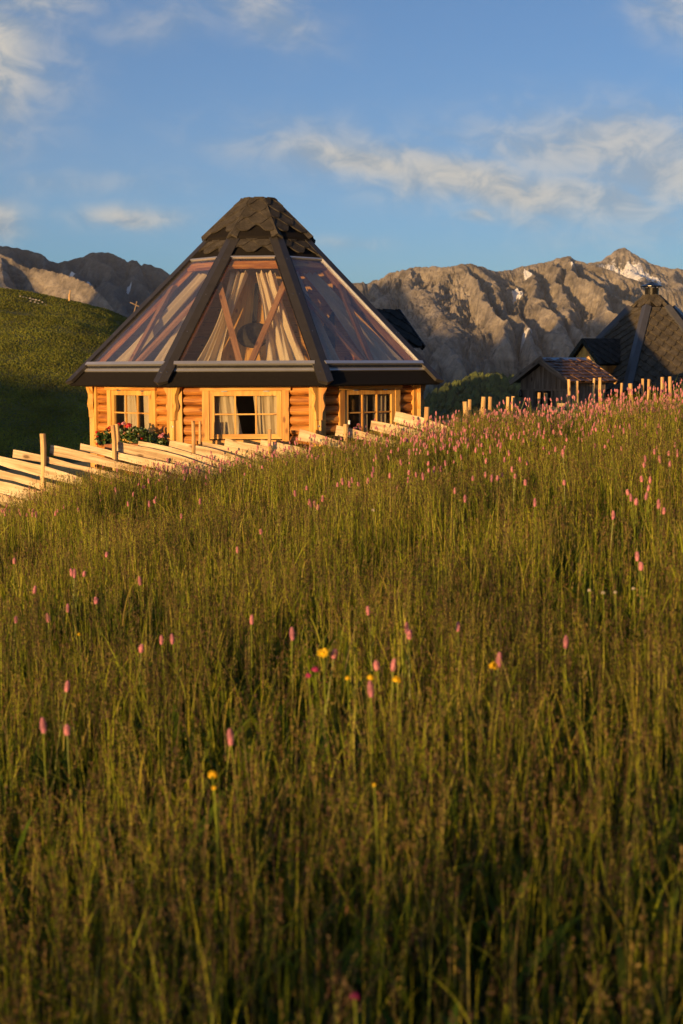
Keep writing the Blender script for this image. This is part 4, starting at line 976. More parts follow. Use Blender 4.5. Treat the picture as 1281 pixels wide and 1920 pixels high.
# one dark stake with a white tip
def plank(u, v, y, wpx, ln, slope, dslope=0.0):
    """u, v: top corner of the raised left end"""
    p = at(u, v, y); d = Vector((math.cos(slope), dslope, -math.sin(slope))).normalized(); dnv = Vector((-math.sin(slope), 0, -math.cos(slope)))
    wd = 0.86 * wpx / FPX * y; th = 0.022; mb = MB(); n = 12
    top, bot = [], []
    ph = random.random() * 6
    for k in range(n + 1):
        t = k / n
        e1 = 0.010 * math.sin(t * 7 + ph) + random.uniform(-0.004, 0.004); e2 = 0.012 * math.sin(t * 5 + ph * 2) + random.uniform(-0.005, 0.005)
        bow = 0.02 * math.sin(t * math.pi)
        if k == 0: e2 += 0.0
        top.append(p + d * ln * t + dnv * (e1 - bow)); bot.append(p + d * (ln * t + (0.012 if k == 0 else 0)) + dnv * (wd + e2 - bow))
    ou = random.random() * 40; ov = random.random() * 40; thv = Vector((0, th, 0))
    for k in range(n):
        wob = [Vector((0, 0.012 * math.sin((k + q) * 1.3 + ph), 0)) for q in (0, 1)]
        a, b, c_, e_ = bot[k] + wob[0], bot[k + 1] + wob[1], top[k + 1] + wob[1] * 0.3, top[k] + wob[0] * 0.3
        u0, u1 = ou + ln * k / n, ou + ln * (k + 1) / n
        mb.poly([a, b, c_, e_], [(u0, ov), (u1, ov), (u1, ov + wd), (u0, ov + wd)], 0, False)
        mb.poly([e_ + thv, c_ + thv, b + thv, a + thv], [(u0, ov + wd), (u1, ov + wd), (u1, ov), (u0, ov)], 0)
        mb.poly([e_, c_, c_ + thv, e_ + thv], [(u0, ov), (u1, ov), (u1, ov + .02), (u0, ov + .02)], 0); mb.poly([b, a, a + thv, b + thv], [(u0, ov), (u1, ov), (u1, ov + .02), (u0, ov + .02)], 0)
        if k == 0: mb.poly([a, e_, e_ + thv, a + thv], [(ou, ov), (ou, ov + wd), (ou + .02, ov + wd), (ou + .02, ov)], 0)
        if k == n - 1: mb.poly([b, b + thv, c_ + thv, c_], [(ou, ov), (ou, ov + wd), (ou + .02, ov + wd), (ou + .02, ov)], 0)
    return mb.build('plank', FENCEWOOD, fence)
PL = [(-70, 838, 21, 1.5), (-95, 858, 20, 1.4), (-120, 876, 24, 1.3), (-110, 902, 22, 1.2), (-120, 925, 22, 1.2), (25, 844, 14, 1.5), (95, 835, 18, 1.7), (151, 832, 17, 1.7), (222, 826, 24, 1.5), (260, 826, 18, 1.6), (319, 824, 24, 1.4), (380, 827, 20, 1.3), (423, 821, 22, 1.3), (490, 822, 20, 1.2),
      (562, 806, 22, 1.3), (631, 799, 18, 1.2), (697, 787, 23, 1.4), (742, 772, 22, 1.2), (808, 789, 16, 0.9)]
for k, (u, v, wpx, ln) in enumerate(PL):
    plank(u, v, fdepth(u) + (0.012 if k % 2 else -0.014), wpx, ln, R(16.0 + random.uniform(-1.2, 1.2)) if u > 200 else R(14.5 + random.uniform(-1, 1)), 0.012 if u < 300 else 0.0)
for (u, v, y, wpx, ln) in [(900, 766, 19.5, 13, 0.7), (1010, 758, 21.3, 11, 0.7), (1046, 755, 22.0, 10, 0.6)]:
    plank(u, v, y, wpx, ln, R(14), 0.4)
sk = empty('marker_stake', (at(655, 820, 18.05).x, 18.05, -1.6), 'thin dark stake with a white painted tip beside a fence post', 'stake')
pt = at(655, 788, 18.05); mb = MB(); mb.tube([(pt.x, pt.y, -1.6), (pt.x, pt.y, pt.z - 0.05)], [0.012, 0.012], 8); mb.build('shaft', BLACKMETAL, sk)
mb = MB(); mb.tube([(pt.x, pt.y, pt.z - 0.05), (pt.x, pt.y, pt.z)], [0.0135, 0.0135], 8); mb.build('tip', WHITEPAINT, sk)

# ------------------------------------------------------------------ geraniums
def rosette(mb, c, r, n, mi=0, flat=0.6):
    for _ in range(n):
        th = random.uniform(0, 2 * math.pi); ph = math.acos(random.uniform(-0.3, 1))
        d = Vector((math.sin(ph) * math.cos(th), math.sin(ph) * math.sin(th), math.cos(ph))); p = c + d * r * random.uniform(0.6, 1.0)
        a = d.orthogonal().normalized(); b = d.cross(a); ang = random.uniform(0, 6.28); a, b = a * math.cos(ang) + b * math.sin(ang), b * math.cos(ang) - a * math.sin(ang)
        s_ = r * random.uniform(0.35, 0.55); mb.poly([p - a * s_, p - b * s_ * flat + d * s_ * 0.2, p + a * s_, p + b * s_ * flat + d * s_ * 0.2], None, mi)
def geranium(name, label, u0, u1, vb, vt, y, heads, nleaf, box=True):
    base = at((u0 + u1) / 2, vb + 14, y); t = empty(name, base, label, 'potted plant')
    x0, x1 = at(u0, vb, y).x, at(u1, vb, y).x; zt, zb = at(u0, vt, y).z, at(u0, vb, y).z
    pm = MB(); hw_ = (x1 - x0) * 0.36; xm = (x0 + x1) / 2
    pm.prism([(xm - hw_, y - 0.09, zb - 0.17), (xm + hw_, y - 0.09, zb - 0.17), (xm + hw_ + 0.03, y - 0.11, zb - 0.0), (xm - hw_ - 0.03, y - 0.11, zb - 0.0)], (0, 0.2, 0), 0, (1, 0, 0)); pm.build('planter', TERRACOTTA, t)
    lm = MB()
    for _ in range(nleaf):
        f = random.random(); x = x0 + (x1 - x0) * f; top = zb + (zt - zb) * (0.25 + 0.75 * math.sin(math.pi * min(1, 0.15 + 0.85 * f)) ) * random.uniform(0.1, 1.0) ** 0.8
        p = Vector((x + random.gauss(0, 0.02), y + random.uniform(-0.13, 0.1), top - random.uniform(0, 0.06)))
        d = Vector((random.gauss(0, 0.6), random.gauss(-0.4, 0.6), random.gauss(0.5, 0.5))).normalized(); a = d.orthogonal().normalized(); b = d.cross(a); s_ = random.uniform(0.014, 0.030)
        ring = [p + (a * math.cos(q) + b * math.sin(q)) * s_ * (1 + 0.15 * math.sin(q * 5)) + d * 0.25 * s_ * math.cos(q * 2) for q in np.linspace(0, 2 * math.pi, 7)[:-1]]
        lm.poly(ring)
    lm.build('foliage', GERLEAF, t)
    for (u, v, rad, pk) in heads:
        hm = MB(); c = at(u, v, y - 0.12 + random.uniform(0, 0.1)); rosette(hm, c, 1.3 * rad / FPX * y, 40); hm.build('flower_head', PETALPINK if pk else PETALRED, t)
        stm = MB(); stm.tube([c, (c.x + (xm - c.x) * 0.3, y, zb - 0.02)], [0.003, 0.004], 5); stm.build('flower_stalk', STEM, t)
geranium('geranium', 'geranium in a planter with red and pale pink blooms beneath the left window', 184, 312, 832, 798, 17.95 + 0.35, [(203, 807, 4.2, 0), (206, 803, 3.2, 0), (182, 811, 2.6, 0), (183, 820, 2.2, 0), (182, 833, 2.0, 0), (242, 799, 4.6, 0), (236, 801, 3.6, 0), (232, 795, 3.6, 1), (231, 811, 3.6, 1), (226, 820, 3, 0), (223, 796, 2.5, 0), (302, 819, 4.2, 1), (298, 822, 3, 1), (266, 823, 2, 0), (306, 814, 2.4, 1)], 620)
geranium('geranium', 'small pink geranium sprig in front of the right hand window', 656, 694, 826, 806, 18.2, [(672, 797, 2.6, 1), (669, 803, 2.4, 1), (676, 801, 2.0, 1)], 60)

# ------------------------------------------------------------------ poles and boulders on the left hill
def hill_pt(u, v):
    """first ground point along the pixel's ray beyond 90 m"""
    for y in np.arange(90, 460, 1.0):
        p = at(u, v, y)
        if float(ground_z(p.x, y)) >= p.z: return p
    return at(u, v, 418)
b0 = hill_pt(248, 603); y = b0.y; sc = y / FPX
cr = empty('wooden_pole', b0, 'leaning wooden pole with a short crossarm on the hill beside the roof', 'pole')
mb = MB(); tp = at(257, 565, y); bt = at(247, 606, y); mb.tube([bt, tp], [1.6 * sc, 1.2 * sc], 8); mb.build('shaft', GREYWOOD, cr)
mb = MB(); mb.beam(at(244, 567, y - 0.3), at(266, 577, y - 0.3), 2.0 * sc, 2.0 * sc); mb.build('crossarm', GREYWOOD, cr)
b0 = hill_pt(130, 566); y = b0.y; sc = y / FPX
po = empty('wooden_pole', b0, 'short pale upright post on the left hill crest', 'pole')
mb = MB(); mb.tube([at(130, 571, y), at(130.5, 551, y)], [2.4 * sc, 1.9 * sc], 8); mb.build('shaft', POSTWOOD, po); mb = MB(); mb.tube([at(131, 551, y), at(132, 544, y)], [1.2 * sc, 1.0 * sc], 6); mb.build('tip', POSTWOOD, po)
BOULD = plain('pale_stone', (0.30, 0.27, 0.23), 0.9, 0, 0.3, 2.0)
for k, (u, v, s_) in enumerate([(38, 557, 4), (44, 559, 4.5), (50, 560, 3.5), (57, 561, 4.5), (62, 563, 5), (68, 564, 5), (74, 565, 4), (80, 568, 3.5), (66, 568, 4), (58, 566, 3.5), (86, 573, 2.5), (72, 570, 3)]):
    p = hill_pt(u, v); bm = bmesh.new(); bmesh.ops.create_icosphere(bm, subdivisions=2, radius=s_ / 2 * 1.15 * p.y / FPX)
    for vv in bm.verts: vv.co *= 1 + random.uniform(-0.22, 0.22); vv.co.z *= 0.75
    me = bpy.data.meshes.new('boulder'); bm.to_mesh(me); bm.free(); me.materials.append(BOULD)
    o = bpy.data.objects.new('boulder', me); COL.objects.link(o); o.location = p + Vector((0, 0, 0.18))
    tag(o, 'pale boulder in the scatter on the left hill crest', 'boulder', 'boulders on the left hill crest')

# ------------------------------------------------------------------ meadow grass
def wedge(n, d0, d1, power=1.0, mar=1.2):
    """random points in the strip the camera can see between depths d0 and d1"""
    y = np.sqrt(rng.uniform(d0 * d0, d1 * d1, n)); x = rng.uniform(-1, 1, n) * (0.252 * y + mar); return x, y
GV, GQ, GC = [], [], []; gbase = 0
def push(v, q, c):
    global gbase
    GV.append(v.reshape(-1, 3)); GQ.append(q + gbase); GC.append(c.reshape(-1, 3)); gbase += v.reshape(-1, 3).shape[0]
def pal(n, cols, wts):
    cols = np.array(cols); k = rng.choice(len(cols), n, p=np.array(wts) / np.sum(wts)); c = cols[k]
    return np.clip(c * rng.uniform(0.7, 1.3, (n, 1)) * rng.uniform(0.92, 1.08, (n, 3)), 0, 1)
def strands(x, y, z0, h, wd, lean, bend, segs, c0, c1, wpow=1.0, face=False):
    """tapering ribbons; returns tip positions and the centre-line function"""
    n = len(x); az = rng.uniform(0, 2 * np.pi, n); lx = lean * np.cos(az); ly = lean * np.sin(az)
    fa = rng.normal(-0.45, 0.65, n) if face else rng.uniform(0, 2 * np.pi, n)
    t = np.linspace(0, 1, segs + 1)[None, :]
    cx = x[:, None] + h[:, None] * (lx[:, None] * t + bend[:, None] * np.cos(az)[:, None] * t ** 3)
    cy = y[:, None] + h[:, None] * (ly[:, None] * t + bend[:, None] * np.sin(az)[:, None] * t ** 3)
    cz = z0[:, None] + h[:, None] * (t - 0.5 * np.abs(bend)[:, None] * t ** 3)
    ww = wd[:, None] * (1 - t ** wpow * 0.92) * 0.5
    dx, dy = np.cos(fa)[:, None] * ww, np.sin(fa)[:, None] * ww
    v = np.stack([np.stack([cx - dx, cy - dy, cz], -1), np.stack([cx + dx, cy + dy, cz], -1)], 2)   # n, s+1, 2, 3
    i = np.arange(n)[:, None] * (segs + 1) * 2 + np.arange(segs)[None, :] * 2
    q = np.stack([i, i + 1, i + 3, i + 2], -1).reshape(-1, 4)
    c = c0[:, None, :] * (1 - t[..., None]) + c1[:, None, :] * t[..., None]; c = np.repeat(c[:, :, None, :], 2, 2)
    push(v, q, c)
    return (x, y, z0, h, lx, ly, bend, az)
def panicles(P, k, t0, rad, size, cols, wts, upright=0.6):
    x, y, z0, h, lx, ly, bend, az = P; n = len(x)
    u = rng.uniform(0, 1, (n, k)); t = t0 + (1 - t0) * u
    a = rng.uniform(0, 2 * np.pi, (n, k)); prof = np.sin(np.clip(u, 0.03, 1) * np.pi) ** 0.7 * (1.1 - 0.6 * u); r = rad[:, None] * prof * rng.uniform(0.2, 1, (n, k))
    cx = x[:, None] + h[:, None] * (lx[:, None] * t + bend[:, None] * np.cos(az)[:, None] * t ** 3) + r * np.cos(a)
    cy = y[:, None] + h[:, None] * (ly[:, None] * t + bend[:, None] * np.sin(az)[:, None] * t ** 3) + r * np.sin(a)
    cz = z0[:, None] + h[:, None] * (t - 0.5 * np.abs(bend)[:, None] * t ** 3)
    c = np.stack([cx, cy, cz], -1)
    s = size[:, None] * rng.uniform(0.7, 1.4, (n, k))
    d = np.stack([0.5 * np.cos(a) + rng.normal(0, 0.25, (n, k)), 0.5 * np.sin(a) + rng.normal(0, 0.25, (n, k)), np.full((n, k), upright) + rng.uniform(0, 0.6, (n, k))], -1)
    d /= np.linalg.norm(d, axis=-1, keepdims=True)
    e = np.cross(d, rng.normal(0, 1, (n, k, 3))); e /= np.linalg.norm(e, axis=-1, keepdims=True) + 1e-9
    v = np.stack([c - d * s[..., None], c + e * s[..., None] * 0.42, c + d * s[..., None], c - e * s[..., None] * 0.42], 2)
    i = np.arange(n * k)[:, None] * 4 + np.arange(4)[None, :]
    cc = np.repeat(pal(n, cols, wts)[:, None, :], k, 1) * rng.uniform(0.75, 1.25, (n, k, 1)); cc = np.repeat(cc[:, :, None, :], 4, 2)
    push(v, i, np.clip(cc, 0, 1))
STEMC = [(0.23, 0.27, 0.014), (0.42, 0.44, 0.030), (0.48, 0.43, 0.055), (0.075, 0.100, 0.010), (0.52, 0.44, 0.10), (0.22, 0.16, 0.06), (0.12, 0.085, 0.035)]; STEMW = [4, 4, 2.2, 3.6, 1.2, 1.8, 1.8]
LEAFC = [(0.040, 0.060, 0.004), (0.085, 0.115, 0.008), (0.24, 0.27, 0.020), (0.022, 0.034, 0.003)]; LEAFW = [4, 4, 2.3, 3.2]
HEADC = [(0.17, 0.105, 0.044), (0.11, 0.064, 0.036), (0.25, 0.18, 0.064), (0.15, 0.12, 0.032), (0.08, 0.050, 0.034)]; HEADW = [4, 3, 2, 2, 3]
def meadow(d0, d1, nstem, nleaf, ws, wl, khead, hsz, segs):
    x, y = wedge(int(nstem * 1.9), d0, d1)
    keep = rng.random(len(x)) < np.maximum(0.24, 0.50 + 1.0 * fbm(x * 0.9, y * 0.55, 3, 91)); x, y = x[keep][:nstem], y[keep][:nstem]; n = len(x)
    zt = grass_top(x, y); hv = 1 + 0.30 * fbm(x * 0.5 + 7, y * 0.35, 3, 55)
    h = GH * hv * rng.uniform(0.74, 1.26, n)
    c = pal(n, STEMC, STEMW)
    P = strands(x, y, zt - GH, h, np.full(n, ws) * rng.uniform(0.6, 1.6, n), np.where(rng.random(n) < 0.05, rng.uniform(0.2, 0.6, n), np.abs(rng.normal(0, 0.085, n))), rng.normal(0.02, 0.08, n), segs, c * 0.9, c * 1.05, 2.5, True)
    # flag leaves standing off the stems
    sel = rng.random(n) < 0.75; m = int(sel.sum()); f = rng.uniform(0.25, 0.65, m)
    c2 = pal(m, STEMC, STEMW)
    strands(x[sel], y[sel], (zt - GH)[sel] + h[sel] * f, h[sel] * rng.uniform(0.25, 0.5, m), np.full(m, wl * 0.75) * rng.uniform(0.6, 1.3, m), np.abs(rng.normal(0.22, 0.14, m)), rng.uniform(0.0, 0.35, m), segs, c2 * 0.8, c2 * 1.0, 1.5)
    kinds = rng.random(n)
    for sel, kk, t0, rd, sz in ((kinds < 0.52, khead, 0.70, 0.022, hsz), (((kinds >= 0.52) & (kinds < 0.80)), max(4, khead // 2), 0.86, 0.005, hsz * 1.15)):
        Q = tuple(a[sel] for a in P); m = int(sel.sum())
        panicles(Q, kk, t0, np.full(m, rd) * rng.uniform(0.6, 1.5, m), np.full(m, sz), HEADC, HEADW)
    x, y = wedge(nleaf, d0, d1); n = len(x); zt = grass_top(x, y)
    h = GH * np.where(rng.random(n) < 0.07, rng.uniform(0.6, 0.95, n), rng.uniform(0.20, 0.56, n)); c = pal(n, LEAFC, LEAFW)
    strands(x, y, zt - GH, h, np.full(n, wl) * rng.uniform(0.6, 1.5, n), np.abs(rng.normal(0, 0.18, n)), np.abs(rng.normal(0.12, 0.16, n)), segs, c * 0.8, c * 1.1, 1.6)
def broad(n, d0, d1):
    x, y = wedge(n * 3, d0, d1); k = rng.random(len(x)) < 0.33 + 0.35 * fbm(x * 0.7 + 5, y * 0.5, 3, 133); x, y = x[k][:n], y[k][:n]; n = len(x)
    h = rng.uniform(0.12, 0.28, n); c = pal(n, [(0.07, 0.11, 0.010), (0.11, 0.16, 0.014), (0.18, 0.20, 0.02)], [4, 3, 1.5])
    az = rng.uniform(0, 2 * np.pi, n); wd = rng.uniform(0.012, 0.026, n); ln = np.abs(rng.normal(0.45, 0.25, n)); bd = rng.uniform(0.1, 0.7, n)
    t = np.linspace(0, 1, 6)[None, :]; ww = wd[:, None] * np.array([0.15, 0.8, 1.0, 0.85, 0.5, 0.03])[None, :]
    r = h[:, None] * (ln[:, None] * t + bd[:, None] * t ** 3); zz = (grass_top(x, y) - GH + rng.uniform(0, 0.16, n))[:, None] + h[:, None] * (t - 0.45 * bd[:, None] * t ** 3)
    cx, cy = x[:, None] + r * np.cos(az)[:, None], y[:, None] + r * np.sin(az)[:, None]; dx, dy = -np.sin(az)[:, None] * ww, np.cos(az)[:, None] * ww
    v = np.stack([np.stack([cx - dx, cy - dy, zz], -1), np.stack([cx + dx, cy + dy, zz + 0.3 * ww], -1)], 2)
    i = np.arange(n)[:, None] * 12 + np.arange(5)[None, :] * 2; q = np.stack([i, i + 1, i + 3, i + 2], -1).reshape(-1, 4)
    push(v, q, np.broadcast_to(c[:, None, None, :], (n, 6, 2, 3)).copy())
broad(1400, 2.2, 5.0); broad(3500, 5.0, 10.0); broad(3200, 10.0, 18.0)
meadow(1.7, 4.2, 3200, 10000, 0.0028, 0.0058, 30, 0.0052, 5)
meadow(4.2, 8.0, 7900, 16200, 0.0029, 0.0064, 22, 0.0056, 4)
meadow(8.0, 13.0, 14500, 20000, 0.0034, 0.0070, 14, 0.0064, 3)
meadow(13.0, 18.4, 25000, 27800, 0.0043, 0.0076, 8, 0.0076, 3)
go = np_mesh('meadow_grass', np.concatenate(GV), np.concatenate(GQ), GRASS, np.concatenate(GC))
tag(go, 'tall alpine meadow grass with brown seed heads filling the foreground', 'grass', kind='stuff')

# ------------------------------------------------------------------ bistort and other flowers
def meadow_pt(u, v, dz=0.0):
    """point on the grass-top surface (raised by dz) along the pixel's ray"""
    lo = 1.5
    for yy in np.arange(2.0, 19.0, 0.05):
        p = at(u, v, yy)
        if float(grass_top(np.array(p.x), np.array(yy))) + dz >= p.z: return p
    p = at(u, v, 18.3); return p
def spike_mesh(name, ln, rad, mat, n=130):
    mb = MB()
    for k in range(n):
        t = (k + 0.5) / n; a = k * 2.39996; rr = rad * (math.sin(math.pi * (0.08 + 0.88 * t)) ** 0.45) * random.uniform(0.85, 1.1)
        rr *= random.uniform(0.8, 1.25); d = Vector((math.cos(a), math.sin(a), random.uniform(0.0, 0.8))).normalized(); p = Vector((math.cos(a) * rr, math.sin(a) * rr, ln * (t - 0.5)))
        e = UP.cross(d).normalized(); f = d.cross(e); s_ = rad * random.uniform(0.30, 0.50)
        mb.poly([p - e * s_, p - f * s_ * 0.8 + d * s_ * 0.35, p + e * s_, p + f * s_ * 0.8 + d * s_ * 0.35])
    mb.tube([(0, 0, -ln / 2), (0, 0, ln / 2)], [rad * 0.72, rad * 0.5], 7)
    o = mb.build(name, mat); me = o.data; bpy.data.objects.remove(o); return me
def stem_mesh(h, r=0.0024):
    mb = MB(); mb.tube([(0, 0, -h), (0.012, 0.004, -h * 0.6), (0.008, 0, -h * 0.25), (0, 0, -0.018)], [r * 1.3, r * 1.2, r, r], 5)
    # a narrow stem leaf
    mb.poly([(0.009, 0.001, -h * 0.42), (0.03, 0.012, -h * 0.36), (0.065, 0.02, -h * 0.33), (0.03, 0.0, -h * 0.38)])
    o = mb.build('stem', STEM); me = o.data; bpy.data.objects.remove(o); return me
SPK = [spike_mesh('flower_spike', 0.048, 0.0098, SPIKE), spike_mesh('flower_spike', 0.056, 0.0100, SPIKE2), spike_mesh('flower_spike', 0.038, 0.0108, SPIKE)]
STM = stem_mesh(0.5)
def joined(spk):
    bm = bmesh.new(); bm.from_mesh(spk); bm.from_mesh(STM)
    nf = len(spk.polygons)
    bm.faces.ensure_lookup_table()
    for f in list(bm.faces)[nf:]: f.material_index = 1
    me = bpy.data.meshes.new('bistort'); bm.to_mesh(me); bm.free(); me.materials.append(spk.materials[0]); me.materials.append(STEM); return me
JN = [joined(q) for q in SPK]
GRPB = 'pink bistort flowers in the meadow'
NEAR = [  # u, v, label
    (126, 1287, 'large pink bistort spike low at the left, above a pair of smaller spikes'),
    (81, 1360, 'pink bistort spike low on the left, left one of two below the large spike'),
    (126, 1369, 'pink bistort spike directly below the large spike low on the left'),
    (303, 1200, 'left and fuller one of two touching pink bistort spikes, left of centre'), (323, 1198, 'right one of two touching pink bistort spikes, left of centre'),
    (265, 1216, 'small faint bistort spike just left of the touching pair'), (472, 1162, 'tall pink bistort spike standing alone, left above the yellow arnica'),
    (548, 1188, 'short pink bistort spike between the tall lone spike and the yellow arnica'), (627, 1226, 'pink bistort spike close against the right of the yellow arnica'),
    (690, 1145, 'small pink bistort spike above and right of the yellow arnica'), (763, 1178, 'upper of two overlapping pink bistort spikes right of centre'),
    (768, 1190, 'lower of two overlapping pink bistort spikes right of centre'), (859, 1175, 'leaning pink bistort spike alone right of the overlapping two'),
    (1061, 1204, 'pink bistort spike alone over the dark patch at right'), (706, 1248, 'small pink bistort head beside a second one, below centre'),
    (738, 1247, 'larger pink bistort head right above a yellow bloom, below centre'), (695, 1292, 'lowest pink bistort head in the centre cluster'),
    (1202, 1062, 'big pink bistort spike at the right, lower of two'), (1195, 1043, 'big pink bistort spike at the right, upper of two'),
    (936, 1237, 'pale pink bistort head above the yellow bloom at right'), (489, 997, 'lone pink bistort spike below the meadow crest, left of centre'),
    (445, 1031, 'lone pink bistort spike, left and below the one near the crest'), (262, 1089, 'small lone bistort spike in the left half of the meadow'),
    (30, 1162, 'pink bistort spike at the far left edge beside another'), (90, 1158, 'pink bistort spike right of the one at the far left edge'),
    (127, 1140, 'small bistort spike above the two at the far left'), (180, 1126, 'dark pink bistort spike in the left half, right of the small ones'),
    (65, 1106, 'thin bistort spike near the left edge'), (432, 1382, 'faint blurred pink bistort head low in the meadow, left of centre'), (27, 1052, 'tiny bistort spike by the left border of the meadow')]
MID = [((134, 1073), (140, 1075), (158, 1076)), ((731, 892), (765, 900), (767, 886), (780, 890), (793, 893), (804, 882), (690, 902), (698, 890), (672, 908), (655, 908), (642, 903), (633, 909), (745, 915), (660, 900)),
    ((966, 893), (975, 862), (1003, 942), (1058, 905), (853, 920), (872, 935), (887, 897), (910, 890), (922, 897), (933, 897), (946, 862), (835, 868), (985, 905), (960, 880)),
    ((1210, 860), (1208, 872), (1266, 835), (1237, 861), (1254, 850), (1256, 870), (1270, 850), (1203, 898), (1219, 900), (1212, 930), (1177, 923), (1216, 915), (1183, 933), (1193, 941), (1150, 966), (1235, 945), (1245, 958)),
    ((590, 945), (582, 945), (596, 951), (580, 941), (553, 925), (575, 915), (605, 935)), ((68, 965), (62, 958), (104, 963), (120, 950), (147, 956), (240, 945), (280, 945), (290, 940), (340, 968), (375, 940), (200, 1040))]
MIDL = ['pink bistort spike in the tight little trio at the left', 'pink bistort spike in the loose row left of the meadow centre below the right window', 'pink bistort spike in the scattered band below the crest, right of centre',
    'pink bistort spike in the loose patch near the right edge, below the crest', 'pink bistort spike in the small bunch below the crest near the picture centre', 'small dark pink bistort spike scattered below the fence at the left']
def place(o, p, yaw, sc, tilt): o.location = p; o.rotation_euler = (tilt[0], tilt[1], yaw); o.scale = (sc, sc, sc)
bi = 0
def big_flower(u, v, label, group):
    global bi
    p = meadow_pt(u, v, 0.05 if v > 980 else 0.04); e = empty('bistort', p, label, 'flower', group)
    place(e, p, random.uniform(0, 6.28), random.uniform(0.88, 1.08), (random.gauss(0, 0.08), random.gauss(0, 0.06)))
    a = bpy.data.objects.new('flower_spike', SPK[bi % 3]); b = bpy.data.objects.new('stem', STM)
    for o in (a, b): COL.objects.link(o); o.parent = e
    bi += 1
for (u, v, lb) in NEAR: big_flower(u, v, lb, GRPB)
for lst, lb in zip(MID, MIDL):
    for (u, v) in lst: big_flower(u, v, lb, lb.replace('pink bistort spike', 'bistort spikes').replace('small dark pink bistort spike', 'small bistort spikes'))
nb_ind = len(NEAR) + sum(len(q) for q in MID)
# the crowded crest
crest = []
def crest_rand(n, u0, u1, ys, yw, dzl, dzh):
    for _ in range(n):
        yy = min(18.3, max(11.0, random.gauss(ys, yw))); u = random.uniform(u0, u1); x = (u - IW / 2) / FPX * yy
        z = float(grass_top(np.array(x), np.array(yy))) + random.uniform(dzl, dzh); crest.append((x, yy, z, u))
random.seed(5)
crest_rand(760, 800, 1300, 16.8, 1.1, -0.08, 0.11); crest_rand(260, 760, 1300, 15.8, 1.0, -0.10, 0.05); crest_rand(330, 250, 820, 16.9, 0.8, -0.06, 0.09); crest_rand(90, -10, 300, 16.2, 1.0, -0.04, 0.10); crest_rand(90, 700, 1300, 14.6, 1.3, -0.04, 0.08)
crest.sort(key=lambda q: q[1] - 0.6 * (q[3] > 800))
n_ind = 300 - nb_ind
for k, (x, yy, z, u) in enumerate(crest[:n_ind]):
    o = bpy.data.objects.new('bistort', JN[k % 3]); COL.objects.link(o); place(o, (x, yy, z), random.uniform(0, 6.28), random.uniform(0.58, 1.08), (random.gauss(0, 0.15), random.gauss(0, 0.15)))
    lb = 'small pink bistort spike among many on the crest right of the hut' if u > 800 else 'small pink bistort spike among many in front of the plank fence'
    tag(o, lb, 'flower', 'bistort spikes crowding the meadow crest right of the hut' if u > 800 else 'bistort spikes crowding before the plank fence')
def mesh_arrays(me):
    v = np.empty(len(me.vertices) * 3); me.vertices.foreach_get('co', v)
    return v.reshape(-1, 3), [tuple(q.vertices) for q in me.polygons], [q.material_index for q in me.polygons]
JA = [mesh_arrays(q) for q in JN]
vs, fs, ms, nb = [], [], [], 0
for k, (x, yy, z, u) in enumerate(crest[n_ind:]):
    mat = np.array(Euler((random.gauss(0, 0.15), random.gauss(0, 0.15), random.uniform(0, 6.28))).to_matrix()) * random.uniform(0.58, 1.1)
    v, f, mi = JA[k % 3]
    vs.append(v @ mat.T + np.array((x, yy, z))); fs += [tuple(i + nb for i in q) for q in f]; ms += mi; nb += len(v)
me = bpy.data.meshes.new('bistort_field'); me.from_pydata(np.concatenate(vs).tolist(), [], fs); me.polygons.foreach_set('material_index', ms); me.materials.append(SPIKE); me.materials.append(STEM)
bf = bpy.data.objects.new('bistort_field', me); COL.objects.link(bf); tag(bf, 'pink haze of countless bistort spikes along the meadow crest', 'flowers', kind='stuff')
# yellow blooms, clover, small white heads
def daisy(name, label, u, v, rad, mat, cat='flower', group=None, full=False):
    p = meadow_pt(u, v, 0.07); t = empty(name, p, label, cat, group); r = rad / FPX * p.y
    pm = MB()
    if full: rosette(pm, Vector(p), r, 46)
    else:
        for k in range(13):
            a = k * 2 * math.pi / 13 + random.uniform(-0.1, 0.1); d = (Vector((math.cos(a), 0.75 * math.sin(a), 0.66 * math.sin(a))) + Vector((0, -0.66, 0.75)) * random.uniform(0.0, 0.5)).normalized(); e = Vector((0, -0.66, 0.75)).cross(d).normalized()
            pm.poly([p + d * r * 0.2 - e * r * 0.13, p + d * r * 0.7 - e * r * 0.22, p + d * r, p + d * r * 0.7 + e * r * 0.22, p + d * r * 0.2 + e * r * 0.13])
        pm.tube([p, p + Vector((0, -0.66, 0.75)) * r * 0.3], [r * 0.36, r * 0.2], 9)
    pm.build('bloom', mat, t); sm_ = MB(); sm_.tube([p - UP * 0.4, p - UP * 0.2 + Vector((0.01, 0, 0)), p], [0.0025, 0.0022, 0.002], 5); sm_.build('stem', STEM, t)
daisy('arnica', 'large ragged yellow arnica daisy near the meadow centre', 605, 1225, 12, YELLOW)
daisy('yellow_flower', 'yellow bloom under a pale pink head at the right', 926, 1250, 9, YELLOW, full=True); daisy('yellow_flower', 'yellow bloom under the larger pink head in the centre cluster', 744, 1275, 8, YELLOW, full=True)
daisy('yellow_flower', 'dull yellow bloom left in the centre cluster', 694, 1271, 7, YELLOW, full=True); daisy('yellow_flower', 'blurred yellow bloom low in the meadow left of centre, upper of two', 399, 1453, 9, YELLOW, full=True)
daisy('yellow_flower', 'tiny yellow bloom low in the meadow just right of centre', 702, 1472, 4, YELLOW, full=True); daisy('yellow_flower', 'blurred yellow bloom low in the meadow left of centre, lower of two', 402, 1478, 5, YELLOW, full=True)
daisy('yellow_flower', 'faint yellow bloom between arnica and the centre cluster', 652, 1272, 5, YELLOW, full=True); daisy('yellow_flower', 'small yellow bloom in the left half of the meadow', 149, 1190, 4, YELLOW, full=True)
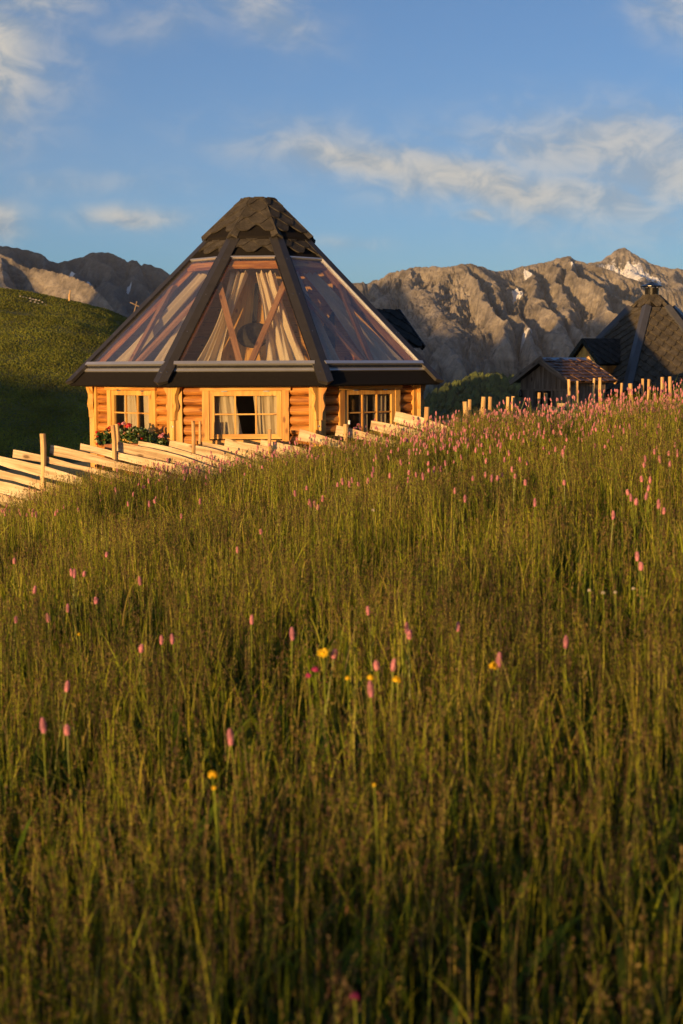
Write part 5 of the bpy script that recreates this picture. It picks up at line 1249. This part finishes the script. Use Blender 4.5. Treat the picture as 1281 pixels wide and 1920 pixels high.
daisy('clover', 'magenta clover head left below the yellow arnica', 579, 1267, 6, CLOVER, full=True); daisy('clover', 'brighter clover head right under the yellow arnica', 591, 1256, 7, CLOVER, full=True)
daisy('clover', 'dark clover head at the bottom edge of the meadow', 665, 1868, 9, CLOVER, full=True)
for (u, v, lb) in ((1105, 1107, 'small white flower head left in the group at right'), (1131, 1112, 'broad white flower head in the middle of the group at right'), (1154, 1111, 'tiny white flower head rightmost in the group'), (700, 957, 'tiny white flower head below the crest near centre'), (1188, 1104, 'lone white flower head under the two big pink spikes')):
    daisy('white_flower', lb, u, v, 3.6, WHITEP, full=True)

# ------------------------------------------------------------------ valley haze
hzm = bpy.data.materials.new('haze_air'); hzm.use_nodes = True; nt = hzm.node_tree; nt.nodes.clear()
o_ = N(nt, 'ShaderNodeOutputMaterial'); pv = N(nt, 'ShaderNodeVolumePrincipled'); pv.inputs['Color'].default_value = (0.80, 0.88, 1.0, 1); pv.inputs['Density'].default_value = HAZE
pv.inputs['Anisotropy'].default_value = 0.0; L(nt, pv.outputs[0], o_.inputs['Volume'])
mb = MB(); mb.box((-1000, 2600, 330), ((1, 0, 0), (0, 1, 0), (0, 0, 1)), (8400, 8200, 1260))
hz_ = mb.build('haze', hzm); tag(hz_, 'thin evening haze in the valley air', 'haze', kind='stuff')

# ------------------------------------------------------------------ unseen bush added beside the viewer to put shade on the nearest grass
shr = empty('shade_shrub', (-3.1, -1.7, -2.3), 'low leafy bush added out of view to shade the nearest grass', 'shade_shrub')
mb = MB()
for _ in range(2600):
    d = Vector((random.gauss(0, 1), random.gauss(0, 1), random.gauss(0, 1))).normalized() * random.uniform(0.25, 1) ** 0.5
    p = Vector((-3.1 + d.x * 1.5, -1.7 + d.y * 0.9, -1.62 + d.z * 0.86 + 0.15 * math.sin(d.x * 6)))
    a = Vector((random.gauss(0, 1), random.gauss(0, 1), random.gauss(0, 1))).normalized(); b = a.orthogonal().normalized(); q = random.uniform(0.025, 0.05)
    mb.poly([p - a * q, p + b * q * 0.5, p + a * q, p - b * q * 0.5])
mb.build('foliage', GERLEAF, shr)
mb = MB()
for k in range(7): mb.tube([(-3.1 + (k - 3) * 0.05, -1.7, -2.4), (-3.1 + (k - 3) * 0.22, -1.7 + 0.1 * (k % 3 - 1), -1.7), (-3.1 + (k - 3) * 0.4, -1.7 + 0.3 * (k % 3 - 1), -1.1)], [0.02, 0.014, 0.006], 6)
mb.build('stem', POSTWOOD, shr)
